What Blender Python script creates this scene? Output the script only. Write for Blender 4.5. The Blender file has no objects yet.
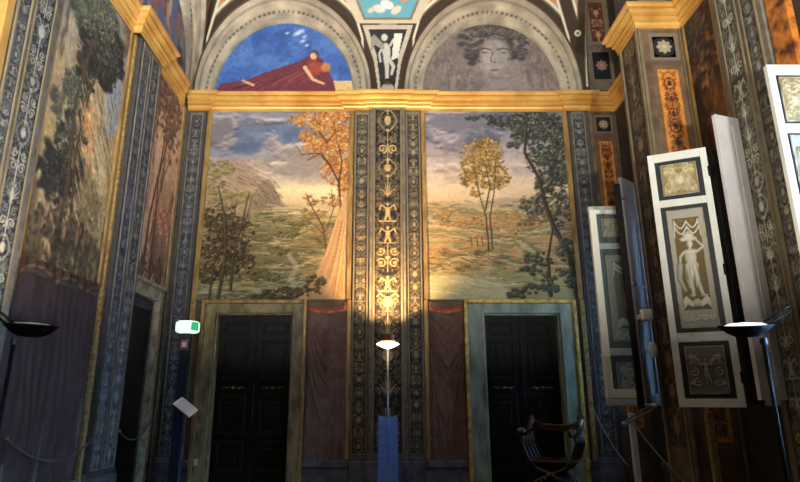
import bpy, bmesh, math, random
import numpy as np
from mathutils import Vector, Matrix
R = math.radians
rnd = random.Random(7)
rng = np.random.default_rng(11)
scn = bpy.context.scene
COL = scn.collection

# ---------------------------------------------------------------- place dimensions (metres; the floor is at FZ, everything is lowered by FZ at the end)
FZ = 0.45
D = 7.9            # back wall
WL = -3.02         # left wall
WR = 3.45          # right wall (window embrasures)
CZ0, CZ1 = 5.745, 5.965   # cornice

def tag(o, label=None, cat=None, group=None, kind=None):
    if label: o['label'] = label
    if cat: o['category'] = cat
    if group: o['group'] = group
    if kind: o['kind'] = kind
    return o

def lin(c):
    c = np.asarray(c, dtype=float) / 255.0
    return np.where(c <= .04045, c / 12.92, ((c + .055) / 1.055) ** 2.4)

# ---------------------------------------------------------------- materials
MATS = {}
def mat(name, col, rough=.6, metal=0., emit=None, estr=0., noise=0., nscale=8., bump=0., trans=0., alpha=1., spec=.5, col2=None, stretch=(1,1,1)):
    if name in MATS: return MATS[name]
    m = bpy.data.materials.new(name); m.use_nodes = True
    nt = m.node_tree; b = nt.nodes['Principled BSDF']
    c = tuple(lin(col)) + (1,)
    b.inputs['Base Color'].default_value = c
    b.inputs['Roughness'].default_value = rough
    b.inputs['Metallic'].default_value = metal
    b.inputs['Specular IOR Level'].default_value = spec
    if trans: b.inputs['Transmission Weight'].default_value = trans
    if alpha < 1: b.inputs['Alpha'].default_value = alpha
    if emit is not None:
        b.inputs['Emission Color'].default_value = tuple(lin(emit)) + (1,)
        b.inputs['Emission Strength'].default_value = estr
    if noise or bump:
        tc = nt.nodes.new('ShaderNodeTexCoord'); mp = nt.nodes.new('ShaderNodeMapping')
        mp.inputs['Scale'].default_value = stretch
        nt.links.new(tc.outputs['Object'], mp.inputs['Vector'])
        n = nt.nodes.new('ShaderNodeTexNoise'); n.inputs['Scale'].default_value = nscale; n.inputs['Detail'].default_value = 6
        nt.links.new(mp.outputs['Vector'], n.inputs['Vector'])
        if noise:
            mx = nt.nodes.new('ShaderNodeMix'); mx.data_type = 'RGBA'
            c2 = lin(col2) if col2 is not None else lin(col) * (1 - noise)
            mx.inputs['A'].default_value = c; mx.inputs['B'].default_value = tuple(c2) + (1,)
            rp = nt.nodes.new('ShaderNodeValToRGB'); rp.color_ramp.elements[0].position = .38; rp.color_ramp.elements[1].position = .64
            nt.links.new(n.outputs['Fac'], rp.inputs['Fac']); nt.links.new(rp.outputs['Color'], mx.inputs['Factor'])
            nt.links.new(mx.outputs['Result'], b.inputs['Base Color'])
        if bump:
            bp = nt.nodes.new('ShaderNodeBump'); bp.inputs['Strength'].default_value = bump; bp.inputs['Distance'].default_value = .01
            nt.links.new(n.outputs['Fac'], bp.inputs['Height']); nt.links.new(bp.outputs['Normal'], b.inputs['Normal'])
    MATS[name] = m; return m

def attr_mat(name, rough=.75, metal=0., spec=.3, bump=.15, nscale=60):
    m = bpy.data.materials.new(name); m.use_nodes = True
    nt = m.node_tree; b = nt.nodes['Principled BSDF']
    a = nt.nodes.new('ShaderNodeAttribute'); a.attribute_name = 'Col'
    tc = nt.nodes.new('ShaderNodeTexCoord')
    n = nt.nodes.new('ShaderNodeTexNoise'); n.inputs['Scale'].default_value = 14; n.inputs['Detail'].default_value = 8
    nt.links.new(tc.outputs['Object'], n.inputs['Vector'])
    mr = nt.nodes.new('ShaderNodeMapRange'); mr.inputs['To Min'].default_value = .88; mr.inputs['To Max'].default_value = 1.12
    nt.links.new(n.outputs['Fac'], mr.inputs['Value'])
    mx = nt.nodes.new('ShaderNodeVectorMath'); mx.operation = 'SCALE'
    nt.links.new(a.outputs['Color'], mx.inputs[0]); nt.links.new(mr.outputs['Result'], mx.inputs['Scale'])
    nt.links.new(mx.outputs['Vector'], b.inputs['Base Color'])
    n2 = nt.nodes.new('ShaderNodeTexNoise'); n2.inputs['Scale'].default_value = nscale
    nt.links.new(tc.outputs['Object'], n2.inputs['Vector'])
    bp = nt.nodes.new('ShaderNodeBump'); bp.inputs['Strength'].default_value = bump; bp.inputs['Distance'].default_value = .004
    nt.links.new(n2.outputs['Fac'], bp.inputs['Height']); nt.links.new(bp.outputs['Normal'], b.inputs['Normal'])
    b.inputs['Roughness'].default_value = rough; b.inputs['Metallic'].default_value = metal; b.inputs['Specular IOR Level'].default_value = spec
    MATS[name] = m; return m

FRESCO = attr_mat('fresco_paint')
RELIEF = attr_mat('relief_paint', rough=.6, bump=.3)
GOLD = mat('gilded_stucco', (204,162,88), .42, .3, noise=.35, nscale=3, col2=(178,130,60), bump=.12)
GOLDL = mat('gilded_frame', (164,134,78), .45, .3, noise=.4, nscale=14, col2=(124,96,54), stretch=(1,1,.25))
GOLDD = mat('marbled_gold_strip', (164,134,76), .5, .1, noise=.5, nscale=26, col2=(112,88,50))
MOULD = mat('tan_stone_moulding', (116,104,78), .6, .0, noise=.3, nscale=8, col2=(100,90,70))
STONE = mat('grey_painted_stone', (112,106,92), .7, noise=.3, nscale=10, col2=(84,80,72))
STONED = mat('dark_painted_stone', (62,62,62), .7, noise=.3, nscale=10)
TAUPE = mat('brown_painted_stone', (104,84,62), .7, noise=.4, nscale=6, col2=(70,56,44))
PLASTER = mat('plaster_wall', (96,88,74), .85, noise=.3, nscale=4, col2=(74,68,60), bump=.2)
DWALL = mat('dark_wall_paint', (48,44,40), .8, noise=.3, nscale=5)
MARB_T = mat('tan_marble', (150,134,88), .5, noise=.5, nscale=9, col2=(92,82,56), stretch=(1,1,.5))
MARB_B = mat('pale_green_marble', (140,158,142), .45, noise=.4, nscale=7, col2=(96,112,102), stretch=(1,1,.4))
MARB_G = mat('grey_marble', (168,156,124), .5, noise=.5, nscale=10, col2=(112,102,80))
DOORW = mat('black_door_wood', (10,9,10), .45, spec=.25, noise=.3, nscale=12, stretch=(4,4,.4), bump=.1)
DOORG = mat('tarnished_gilding', (120,106,72), .4, .5)
WHITE = mat('white_shutter_paint', (206,210,202), .5, noise=.12, nscale=6, bump=.05)
NAVY = mat('dark_blue_border_paint', (12,22,32), .55, noise=.3, nscale=12)
CASE = mat('white_casement_paint', (196,196,198), .5, noise=.12, nscale=5)
CASED = mat('dark_casement_wood', (16,11,10), .6, spec=.2, noise=.3, nscale=12)
BLACK = mat('black_metal', (8,8,9), .75, .3, spec=.3)
BLACKP = mat('black_plastic', (18,18,20), .45)
POSTM = mat('dark_blue_grey_metal', (38,48,62), .4, .5)
STEEL = mat('steel', (150,150,155), .3, .9)
BRASS = mat('brass', (170,130,60), .35, .8)
CORD = mat('pale_rope', (150,150,140), .7)
CORDD = mat('dark_rope', (72,74,84), .7)
WOODC = mat('polished_walnut', (34,20,18), .25, noise=.4, nscale=10, stretch=(1,1,4), spec=.8)
LEATH = mat('dark_leather', (34,16,14), .35, bump=.2, nscale=40)
REDP = mat('red_enamel', (120,18,18), .3)
PAPER = mat('white_paper', (222,222,214), .6)
PLAST = mat('white_plastic', (215,215,205), .4)
TILE = mat('terracotta_floor', (92,70,58), .25, noise=.4, nscale=3, bump=.05)
DADO = mat('grey_dado_marble', (96,98,108), .4, noise=.4, nscale=7, col2=(64,66,78))
GLASS = mat('window_glass', (235,240,245), .03, trans=1.)
ACRYL = mat('pale_blue_acrylic', (120,165,240), .25, alpha=.38)
BULB = mat('lamp_glass', (255,235,190), .3, emit=(255,226,184), estr=4.5)
BULBW = mat('uplight_glass', (255,250,235), .3, emit=(240,240,235), estr=1.1)
EXITG = mat('lit_exit_green', (20,160,80), .4, emit=(60,190,130), estr=.7)
EXITW = mat('lit_emergency_lamp', (225,245,235), .4, emit=(228,250,236), estr=1.0)

# ---------------------------------------------------------------- mesh helpers
def new_obj(name, me, parent=None):
    o = bpy.data.objects.new(name, me); COL.objects.link(o)
    if parent is not None:
        o.parent = parent; o.matrix_parent_inverse = Matrix.Translation(-parent.location) if False else Matrix()
        # meshes are written in world coordinates: cancel the parent's transform
        o.matrix_parent_inverse = PARINV.get(parent.name, Matrix())
    return o
PARINV = {}
def empty(name, loc, rz=0.):
    o = bpy.data.objects.new(name, None); COL.objects.link(o)
    o.location = loc; o.rotation_euler = (0, 0, rz); o.empty_display_size = .1
    PARINV[o.name] = (Matrix.Translation(Vector(loc)) @ Matrix.Rotation(rz, 4, 'Z')).inverted()
    return o

class MB:
    def __init__(s): s.bm = bmesh.new()
    def box(s, x0, x1, y0, y1, z0, z1, bev=0.):
        M = Matrix.Translation(((x0+x1)/2, (y0+y1)/2, (z0+z1)/2)) @ Matrix.Diagonal((abs(x1-x0), abs(y1-y0), abs(z1-z0), 1))
        r = bmesh.ops.create_cube(s.bm, size=1, matrix=M)
        if bev:
            es = list({e for v in r['verts'] for e in v.link_edges})
            bmesh.ops.bevel(s.bm, geom=es, offset=bev, segments=2, affect='EDGES', profile=.5)
        return s
    def tube(s, pts, rad, n=10, cap=True):
        pts = [Vector(p) for p in pts]
        rads = rad if isinstance(rad, (list, tuple)) else [rad] * len(pts)
        rings = []; up = None
        for i, p in enumerate(pts):
            t = (pts[min(i+1, len(pts)-1)] - pts[max(i-1, 0)]).normalized()
            if up is None:
                up = Vector((0, 0, 1)) if abs(t.z) < .9 else Vector((1, 0, 0))
            a = t.cross(up).normalized(); b = a.cross(t).normalized(); up = b
            rings.append([s.bm.verts.new(p + (a * math.cos(k*2*math.pi/n) + b * math.sin(k*2*math.pi/n)) * rads[i]) for k in range(n)])
        for r0, r1 in zip(rings, rings[1:]):
            for k in range(n): s.bm.faces.new((r0[k], r0[(k+1) % n], r1[(k+1) % n], r1[k]))
        if cap:
            s.bm.faces.new(rings[0][::-1]); s.bm.faces.new(rings[-1])
        return s
    def lathe(s, prof, loc, n=28, sx=1., sy=1., M=None):
        rings = []
        for r, z in prof:
            ring = []
            for k in range(n):
                p = Vector((r*math.cos(2*math.pi*k/n)*sx, r*math.sin(2*math.pi*k/n)*sy, z))
                if M is not None: p = M @ p
                ring.append(s.bm.verts.new(p + Vector(loc)))
            rings.append(ring)
        for r0, r1 in zip(rings, rings[1:]):
            for k in range(n): s.bm.faces.new((r0[k], r0[(k+1) % n], r1[(k+1) % n], r1[k]))
        s.bm.faces.new(rings[0][::-1]); s.bm.faces.new(rings[-1])
        return s
    def ball(s, loc, r, sc=(1,1,1), n=12):
        M = Matrix.Translation(loc) @ Matrix.Diagonal((r*sc[0], r*sc[1], r*sc[2], 1))
        bmesh.ops.create_uvsphere(s.bm, u_segments=n, v_segments=max(6, n*2//3), radius=1, matrix=M); return s
    def build(s, name, m, parent=None, smooth=False, M=None, split=False):
        if M is not None: s.bm.transform(M)
        bmesh.ops.recalc_face_normals(s.bm, faces=s.bm.faces)
        if split:
            out = None; left = set(s.bm.verts)
            while left:
                isl = set(); st_ = [next(iter(left))]
                while st_:
                    v = st_.pop()
                    if v in isl: continue
                    isl.add(v); st_ += [e.other_vert(v) for e in v.link_edges]
                left -= isl
                b2 = bmesh.new(); mp = {v: b2.verts.new(v.co) for v in sorted(isl, key=lambda v: v.index)}
                for f in {f for v in isl for f in v.link_faces}: b2.faces.new([mp[v] for v in f.verts])
                me = bpy.data.meshes.new(name); b2.to_mesh(me); b2.free(); me.materials.append(m)
                if smooth: me.shade_smooth()
                out = new_obj(name, me, parent)
            s.bm.free(); return out
        me = bpy.data.meshes.new(name); s.bm.to_mesh(me); s.bm.free()
        me.materials.append(m)
        if smooth: me.shade_smooth()
        return new_obj(name, me, parent)

def struct(name, mb, m): return tag(mb.build(name, m), kind='structure')

class Frame:
    """a wall-side coordinate frame: u to the right as seen from the room, v up, n into the room"""
    def __init__(s, o, U, N): s.o = Vector(o); s.U = Vector(U); s.V = Vector((0,0,1)); s.N = Vector(N)
    def p(s, u, v, n=0.): return s.o + s.U*u + s.V*v + s.N*n
    def box(s, mb, u0, u1, v0, v1, n0, n1, bev=0.):
        r = MB(); r.box(u0, u1, n0, n1, v0, v1, bev)
        M = Matrix(((s.U.x, s.N.x, 0, s.o.x), (s.U.y, s.N.y, 0, s.o.y), (0, 0, 1, s.o.z), (0, 0, 0, 1)))
        r.bm.transform(M)
        me = bpy.data.meshes.new('t'); r.bm.to_mesh(me); r.bm.free(); mb.bm.from_mesh(me); bpy.data.meshes.remove(me)
        return mb
GAP = .0025
FB = Frame((0, D-GAP, 0), (1, 0, 0), (0, -1, 0))
FL = Frame((WL+GAP, 0, 0), (0, 1, 0), (1, 0, 0))
FR = Frame((WR-GAP, 0, 0), (0, -1, 0), (-1, 0, 0))      # u = -y

# ---------------------------------------------------------------- painting on dense grids
def fbm(h, w, cell, octv=4, ax=1., ay=1., seed=None):
    g = rng if seed is None else np.random.default_rng(seed)
    out = np.zeros((h, w)); amp = 1.; tot = 0.
    for o in range(octv):
        cx_, cy_ = max(1.5, cell*ax/2**o), max(1.5, cell*ay/2**o)
        gw, gh = int(w/cx_)+3, int(h/cy_)+3
        t = g.random((gh, gw))
        X = np.arange(w)/cx_; Y = np.arange(h)/cy_
        xi = X.astype(int); yi = Y.astype(int); fx = X-xi; fy = Y-yi
        fx = fx*fx*(3-2*fx); fy = (fy*fy*(3-2*fy))[:, None]
        a = t[yi][:, xi]; b = t[yi][:, xi+1]; c = t[yi+1][:, xi]; d = t[yi+1][:, xi+1]
        out += amp*((a*(1-fx)+b*fx)*(1-fy) + (c*(1-fx)+d*fx)*fy); tot += amp; amp *= .55
    return out/tot

class Canvas:
    def __init__(s, w, h, res, col=(128,128,128), resv=None):
        s.w, s.h = w, h; s.nx = max(3, int(w*res)); s.ny = max(3, int(h*(resv or res)))
        s.C = np.empty((s.ny, s.nx, 3)); s.C[:] = col; s.H = np.zeros((s.ny, s.nx))
        s.X, s.Y = np.meshgrid(np.linspace(0, w, s.nx), np.linspace(0, h, s.ny))
        s.px = w/(s.nx-1)
    def mix(s, m, col, sl=None, z=None):
        C = s.C if sl is None else s.C[sl]
        C += (np.asarray(col, float) - C) * np.clip(m, 0, 1)[..., None]
        if z is not None:
            H = s.H if sl is None else s.H[sl]
            H += (z - H) * np.clip(m, 0, 1)
    def n(s, cell, octv=4, ax=1., ay=1.): return fbm(s.ny, s.nx, cell/s.px, octv, ax, ay)
    def win(s, x0, x1, y0, y1):
        i0 = max(0, int(x0/s.w*(s.nx-1))-1); i1 = min(s.nx, int(x1/s.w*(s.nx-1))+3)
        j0 = max(0, int(y0/s.h*(s.ny-1))-1); j1 = min(s.ny, int(y1/s.h*(s.ny-1))+3)
        if i0 >= i1 or j0 >= j1: return None
        return (slice(j0, j1), slice(i0, i1))
    def ell(s, x, y, rx, ry, col, a=1., ang=0., soft=.35, z=None, dome=None):
        r = max(rx, ry)*1.1; sl = s.win(x-r, x+r, y-r, y+r)
        if sl is None: return
        dx = s.X[sl]-x; dy = s.Y[sl]-y; c, q = math.cos(ang), math.sin(ang)
        d = np.sqrt(((dx*c+dy*q)/rx)**2 + ((-dx*q+dy*c)/ry)**2)
        m = np.clip((1-d)/max(soft, s.px/min(rx, ry)) + (0 if soft > .2 else .5), 0, 1)*a
        s.mix(m, col, sl, z)
        if dome is not None: s.H[sl] = np.maximum(s.H[sl], dome*np.sqrt(np.clip(1-d*d, 0, 1)))
    def line(s, pts, w, col, a=1., z=None, w1=None, dome=None):
        w1 = w if w1 is None else w1; n = len(pts)-1
        P = [p for p in pts]; m_ = max(w, w1)
        sl = s.win(min(p[0] for p in P)-m_, max(p[0] for p in P)+m_, min(p[1] for p in P)-m_, max(p[1] for p in P)+m_)
        if sl is None: return
        X, Y = s.X[sl], s.Y[sl]; best = np.full(X.shape, 9.)
        for i in range(n):
            ax, ay = P[i]; bx, by = P[i+1]; dx, dy = bx-ax, by-ay; L = dx*dx+dy*dy+1e-12
            t = np.clip(((X-ax)*dx+(Y-ay)*dy)/L, 0, 1)
            d = np.hypot(X-ax-t*dx, Y-ay-t*dy); ww = w + (w1-w)*(i+t)/n
            best = np.minimum(best, d/np.maximum(ww/2, s.px*.45))
        m = np.clip((1.25-best)/.5, 0, 1)*a
        s.mix(m, col, sl, z)
        if dome is not None: s.H[sl] = np.maximum(s.H[sl], dome*np.sqrt(np.clip(1-best*best, 0, 1)))
    def poly(s, pts, col, a=1., z=None):
        P = pts; sl = s.win(min(p[0] for p in P), max(p[0] for p in P), min(p[1] for p in P), max(p[1] for p in P))
        if sl is None: return
        X, Y = s.X[sl], s.Y[sl]; ins = np.zeros(X.shape, bool)
        for i in range(len(P)):
            x0, y0 = P[i]; x1, y1 = P[i-1]
            c = ((y0 > Y) != (y1 > Y)) & (X < (x1-x0)*(Y-y0)/((y1-y0) or 1e-9)+x0)
            ins ^= c
        s.mix(ins*a, col, sl, z)
    def rect(s, x0, x1, y0, y1, col, a=1., z=None): s.poly([(x0,y0),(x1,y0),(x1,y1),(x0,y1)], col, a, z)
    def dabs(s, n, cx, cy, sx, sy, cols, size=(.01,.03), a=.8, flat=.6, ang=None, shape='g'):
        for _ in range(n):
            if shape == 'g': x = rnd.gauss(cx, sx); y = rnd.gauss(cy, sy)
            else: x = rnd.uniform(cx-sx, cx+sx); y = rnd.uniform(cy-sy, cy+sy)
            c0 = np.array(rnd.choice(cols), float) * rnd.uniform(.85, 1.18); q = rnd.uniform(*size)*1.55
            s.ell(x, y, q, q*flat, c0, a*rnd.uniform(.6, 1), rnd.uniform(0, 3.1) if ang is None else rnd.gauss(ang, .3), .5)
    def tree(s, pts, w, col, w1=None): s.line(pts, w, col, 1, w1=w1 if w1 else w*.4)
    def grit(s, amt=.12, cell=.03):
        s.C *= (1 + amt*2*(s.n(cell, 3)-.5))[..., None]

def grid_mesh(name, P, C, m, parent=None, keep=None, smooth=False, flip=False):
    """P: (ny,nx,3) points, C: (ny,nx,3) 0..255 colours"""
    ny, nx = P.shape[:2]
    me = bpy.data.meshes.new(name)
    idx = np.arange(ny*nx).reshape(ny, nx)
    q = np.stack([idx[:-1,:-1], idx[:-1,1:], idx[1:,1:], idx[1:,:-1]], -1)
    if flip: q = q[..., ::-1]
    if keep is not None: q = q[keep]
    q = q.reshape(-1, 4)
    me.vertices.add(ny*nx); me.vertices.foreach_set('co', P.reshape(-1).astype(np.float32))
    me.loops.add(len(q)*4); me.loops.foreach_set('vertex_index', q.reshape(-1).astype(np.int32))
    me.polygons.add(len(q)); me.polygons.foreach_set('loop_start', (np.arange(len(q))*4).astype(np.int32))
    me.update(calc_edges=True)
    a = me.color_attributes.new('Col', 'FLOAT_COLOR', 'POINT')
    rgba = np.ones((ny*nx, 4), np.float32); rgba[:, :3] = lin(np.clip(C, 0, 255)).reshape(-1, 3)
    a.data.foreach_set('color', rgba.reshape(-1))
    me.materials.append(m)
    if smooth: me.shade_smooth()
    return new_obj(name, me, parent)

def panel(name, cv, fr, u, v, n, parent=None, m=None, smooth=False, taper=None):
    X = cv.X; 
    o = np.array(fr.o); U = np.array(fr.U); V = np.array(fr.V); N = np.array(fr.N)
    P = o + (u+X)[..., None]*U + (v+cv.Y)[..., None]*V + (n+cv.H)[..., None]*N
    return grid_mesh(name, P, cv.C, m or FRESCO, parent, smooth=smooth)

def bar_frame(name, fr, u0, u1, v0, v1, w, n, m, parent=None, depth=.035, sides='lrtb'):
    mb = MB()
    if 'l' in sides: fr.box(mb, u0, u0+w, v0, v1, 0.0, n, .004)
    if 'r' in sides: fr.box(mb, u1-w, u1, v0, v1, 0.0, n, .004)
    if 't' in sides: fr.box(mb, u0+w, u1-w, v1-w, v1, 0.0, n, .004)
    if 'b' in sides: fr.box(mb, u0+w, u1-w, v0, v0+w, 0.0, n, .004)
    return mb.build(name, m, parent, split=True)

# ---------------------------------------------------------------- ornament painters
def spiral(cx, cy, r, turns, a0, sgn=1, n=16):
    return [(cx + r*(1-.8*t/n)*math.cos(a0+sgn*2*math.pi*turns*t/n), cy + r*(1-.8*t/n)*math.sin(a0+sgn*2*math.pi*turns*t/n)) for t in range(n+1)]

def candelabra(cv, bg, fg, fg2, x0=None, x1=None, y0=0., y1=None, z=None, per=None, seed=1):
    """a mirrored grotesque: vases, balusters, scrolls and leaves on a dark ground"""
    r = random.Random(seed)
    x0 = 0 if x0 is None else x0; x1 = cv.w if x1 is None else x1; y1 = cv.h if y1 is None else y1
    w = x1-x0; c = (x0+x1)/2; cv.rect(x0, x1, y0, y1, bg)
    y = y0+.02*w; zz = z
    for _ in range(int(34*(y1-y0)/w)):
        xx = r.uniform(.05, .48)*w; yy = r.uniform(y0+.05*w, y1-.05*w); q = r.uniform(.04, .1)*w; aa = r.uniform(0, 6); k_ = r.uniform(.35, .9)
        col = np.array(fg2, float)*k_ + np.array(bg, float)*(1-k_); S = spiral(x0+xx, yy, q, r.uniform(.5, 1.1), aa, r.choice((-1, 1)), 7)
        cv.line(S, w*.035, col); cv.line([(2*c-p[0], p[1]) for p in S], w*.035, col)
    def two(pts, ww, col, **k):
        cv.line(pts, ww*1.35, col, z=zz, **k); cv.line([(2*c-p[0], p[1]) for p in pts], ww*1.35, col, z=zz, **k)
    def ell2(x, yy, rx, ry, col, ang=0):
        cv.ell(x, yy, rx, ry, col, 1, ang, .15, z=zz); cv.ell(2*c-x, yy, rx, ry, col, 1, -ang, .15, z=zz)
    while y < y1-.6*w:
        kind = r.randrange(6); hh = w*r.uniform(.75, 1.15)
        if kind == 0:      # urn
            cv.ell(c, y+hh*.5, w*.2, hh*.22, fg, 1, 0, .1, z=zz); cv.rect(c-w*.13, c+w*.13, y+hh*.72, y+hh*.78, fg)
            cv.rect(c-w*.03, c+w*.03, y, y+hh*.3, fg); cv.rect(c-w*.16, c+w*.16, y, y+hh*.05, fg2)
            two(spiral(c-w*.3, y+hh*.55, w*.12, 1.1, 0), w*.03, fg2)
            two([(c-w*.15, y+hh*.8), (c-w*.3, y+hh*.95), (c-w*.4, y+hh*.8)], w*.035, fg)
        elif kind == 1:    # facing scrolls
            two(spiral(c-w*.22, y+hh*.35, w*.2, 1.3, -1.2), w*.045, fg)
            two(spiral(c-w*.25, y+hh*.75, w*.15, 1.2, 1.2, -1), w*.035, fg2)
            cv.line([(c, y), (c, y+hh)], w*.04, fg); cv.ell(c, y+hh*.5, w*.06, w*.06, fg, z=zz)
        elif kind == 2:    # small figure on a plate
            cv.rect(c-w*.36, c+w*.36, y, y+hh*.05, fg); two([(c-w*.36, y+hh*.05), (c-w*.42, y+hh*.3)], w*.03, fg2)
            cv.ell(c, y+hh*.42, w*.09, hh*.2, fg, 1, 0, .15, z=zz); cv.ell(c, y+hh*.72, w*.06, w*.07, fg, 1, 0, .15, z=zz)
            two([(c-w*.05, y+hh*.25), (c-w*.1, y+hh*.08)], w*.06, fg); two([(c-w*.07, y+hh*.55), (c-w*.25, y+hh*.7), (c-w*.32, y+hh*.5)], w*.045, fg)
        elif kind == 3:    # leaf fan
            for k in range(5):
                a = .3+k*.33; two([(c, y+hh*.1), (c-math.cos(a)*w*.36, y+hh*.1+math.sin(a)*hh*.6)], w*.05, fg if k % 2 else fg2, w1=.02*w)
            cv.ell(c, y+hh*.15, w*.1, hh*.09, fg, z=zz); cv.line([(c, y), (c, y+hh)], w*.035, fg)
        elif kind == 4:    # acanthus scrolls
            for (bx, by, q, a0, sg) in ((.24, .3, .2, 2.6, -1), (.26, .74, .17, -2.6, 1)):
                S = spiral(c-w*bx, y+hh*by, w*q, 1.25, a0, sg, 18); two(S, w*.04, fg)
                for i in range(0, 15, 2): ell2(S[i][0], S[i][1], w*.05, w*.022, fg if i % 4 else fg2, rnd.uniform(0, 3))
                cv.ell(c-w*bx, y+hh*by, w*.045, w*.045, fg, z=zz); cv.ell(c+w*bx, y+hh*by, w*.045, w*.045, fg, z=zz)
            cv.line([(c, y), (c, y+hh)], w*.05, fg); cv.ell(c, y+hh*.5, w*.1, hh*.08, fg, z=zz); cv.ell(c, y+hh*.92, w*.07, hh*.05, fg2, z=zz)
        else:              # crossing tendrils
            P = [(c+w*.34*math.sin(t/10*math.pi), y+hh*t/10) for t in range(11)]; cv.ell(c, y+hh*.5, w*.13, hh*.2, fg, 1, 0, .15, z=zz); cv.ell(c, y+hh*.78, w*.06, w*.07, fg, z=zz)
            cv.line(P, w*.045, fg); cv.line([(2*c-p[0], p[1]) for p in P], w*.045, fg2)
            for p in P[1:-1]: ell2(p[0]+w*.04, p[1], w*.05, w*.02, fg2, .6)
            for k in (1., 9.): cv.ell(c, y+hh*k/10, w*.08, w*.08, fg, z=zz)
            ell2(c-w*.34, y+hh*.5, w*.06, w*.1, fg2)
        for _ in range(7):
            xx = r.uniform(.06, .42)*w; yy = y+r.uniform(0, 1)*hh; aa = r.uniform(0, 3)
            ell2(x0+xx, yy, w*.05, w*.018, fg2, aa)
        y += hh*1.02
    return cv

def curl_field(cv, bg, fg, n=40, seed=3, z=.01):
    r = random.Random(seed); c = cv.w/2
    for k in range(n):
        x = r.uniform(.08, .46)*cv.w; y = r.uniform(.06, .94)*cv.h; q = r.uniform(.04, .1)*cv.w; a = r.uniform(0, 6); sg = r.choice((-1,1))
        S = spiral(x, y, q, 1.1, a, sg, 10)
        col = np.array(fg)*r.uniform(.8, 1.15)
        cv.line(S, cv.w*.028, col, z=z); cv.line([(cv.w-p[0], p[1]) for p in S], cv.w*.028, col, z=z)

def fig(cv, cx, y0, h, fg, lean=0., arms='basket', z=.006):
    """a plain draped standing figure in relief"""
    def L(p, w, w1=None, c=fg): cv.line([(cx+a*h, y0+b*h) for a, b in p], w*h, c, 1, w1=(w1 or w)*h, dome=z)
    def E(x, y, rx, ry, ang=0, c=fg): cv.ell(cx+x*h, y0+y*h, rx*h, ry*h, c, 1, ang, .12, dome=z*1.3)
    fd = [c*.82 for c in fg]
    L([(-.03,.02),(-.045,.25),(-.03,.46)], .05, .1); L([(.1,.02),(.05,.25),(.03,.46)], .05, .1)
    E(-.05,.015,.05,.018); E(.12,.015,.05,.018)
    E(0,.5,.1,.08); E(.0,.64,.085,.13); E(.01,.73,.11,.05)
    L([(.0,.76),(.01,.82)], .05); E(.01,.86,.048,.062)
    if arms == 'basket':
        L([(-.09,.73),(-.15,.66),(-.17,.5)], .05, .035); L([(.1,.73),(.2,.8),(.1,.93)], .05, .035)
        E(.0,.955,.13,.035); L([(-.1,.93),(.1,.93)], .04); E(0,1.0,.09,.05); E(0,1.05,.03,.03)
        L([(-.17,.52),(-.2,.3),(-.14,.1)], .09, .05, fd)
    else:
        L([(-.09,.73),(-.2,.66),(-.28,.74)], .05, .035); L([(.1,.73),(.2,.66),(.28,.74)], .05, .035)
    for k in range(4): L([(-.09+.05*k,.5),(-.1+.06*k,.3),(-.08+.05*k,.14)], .018, .012, fd)

# ---------------------------------------------------------------- landscapes
def sky(cv, v0, cols, cell=.5, ax=1.8):
    """cols: list of (height fraction, colour); below v0 unaffected; clouds from folded noise"""
    t = cv.Y/cv.h + .12*(cv.n(cell, 4, ax)-.5)
    for ch in range(3):
        s_ = np.interp(t, [c[0] for c in cols], [c[1][ch] for c in cols])
        cv.C[..., ch] = np.where(cv.Y/cv.h > v0, s_, cv.C[..., ch])
def clouds(cv, v0, v1, col, thr=.52, k=7, cell=.35, ax=2., a=.8):
    n = cv.n(cell, 5, ax); t = cv.Y/cv.h
    m = np.clip((n-thr)*k, 0, 1)*np.clip((t-v0)*8, 0, 1)*np.clip((v1-t)*8, 0, 1)*a
    cv.mix(m, col)
def bands(cv, v0, v1, cols, cell=.4, k=9.):
    n = cv.n(cell, 4, 2.4) ; t = (cv.Y/cv.h-v0)/(v1-v0)
    q = (t*3.2 + n*2.4) % 1.0 * len(cols)
    m_in = np.clip((t)*14, 0, 1)*np.clip((1-t)*14, 0, 1)
    for i, c in enumerate(cols):
        d = np.abs(q-i-.5); d = np.minimum(d, len(cols)-d)
        cv.mix(np.clip(1.1-d, 0, 1)*m_in*.85, c)

def tuft(cv, cx, cy, rx, ry, pal, k=30, r0=.035, r1=.075):
    """a baroque clump of foliage: dark masses touched with mid and light leaves"""
    dark, mid, light = [np.array(c, float) for c in pal]; rx *= 1.45; ry *= 1.35; k = int(k*2.1)
    pts = []
    for _ in range(k):
        a = rnd.uniform(0, 6.283); q = math.sqrt(rnd.random()); pts.append((cx+q*rx*math.cos(a), cy+q*ry*math.sin(a), rnd.uniform(r0, r1)))
    for x, y, q in pts: cv.ell(x, y, q*1.15, q*.8, dark*rnd.uniform(.8, 1.2), .9, rnd.uniform(-.5, .5), .6)
    for x, y, q in pts:
        for _ in range(8): cv.ell(x+rnd.uniform(-1, .9)*q, y+rnd.uniform(-.5, 1)*q*.8, rnd.uniform(.009, .02), rnd.uniform(.007, .012), mid*rnd.uniform(.8, 1.2), .85, rnd.uniform(-.8, .8), .5)
        for _ in range(4): cv.ell(x+rnd.uniform(-.9, .2)*q, y+rnd.uniform(.1, 1)*q*.8, rnd.uniform(.009, .018), rnd.uniform(.006, .01), light*rnd.uniform(.85, 1.15), .8, rnd.uniform(-.8, .8), .5)
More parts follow.
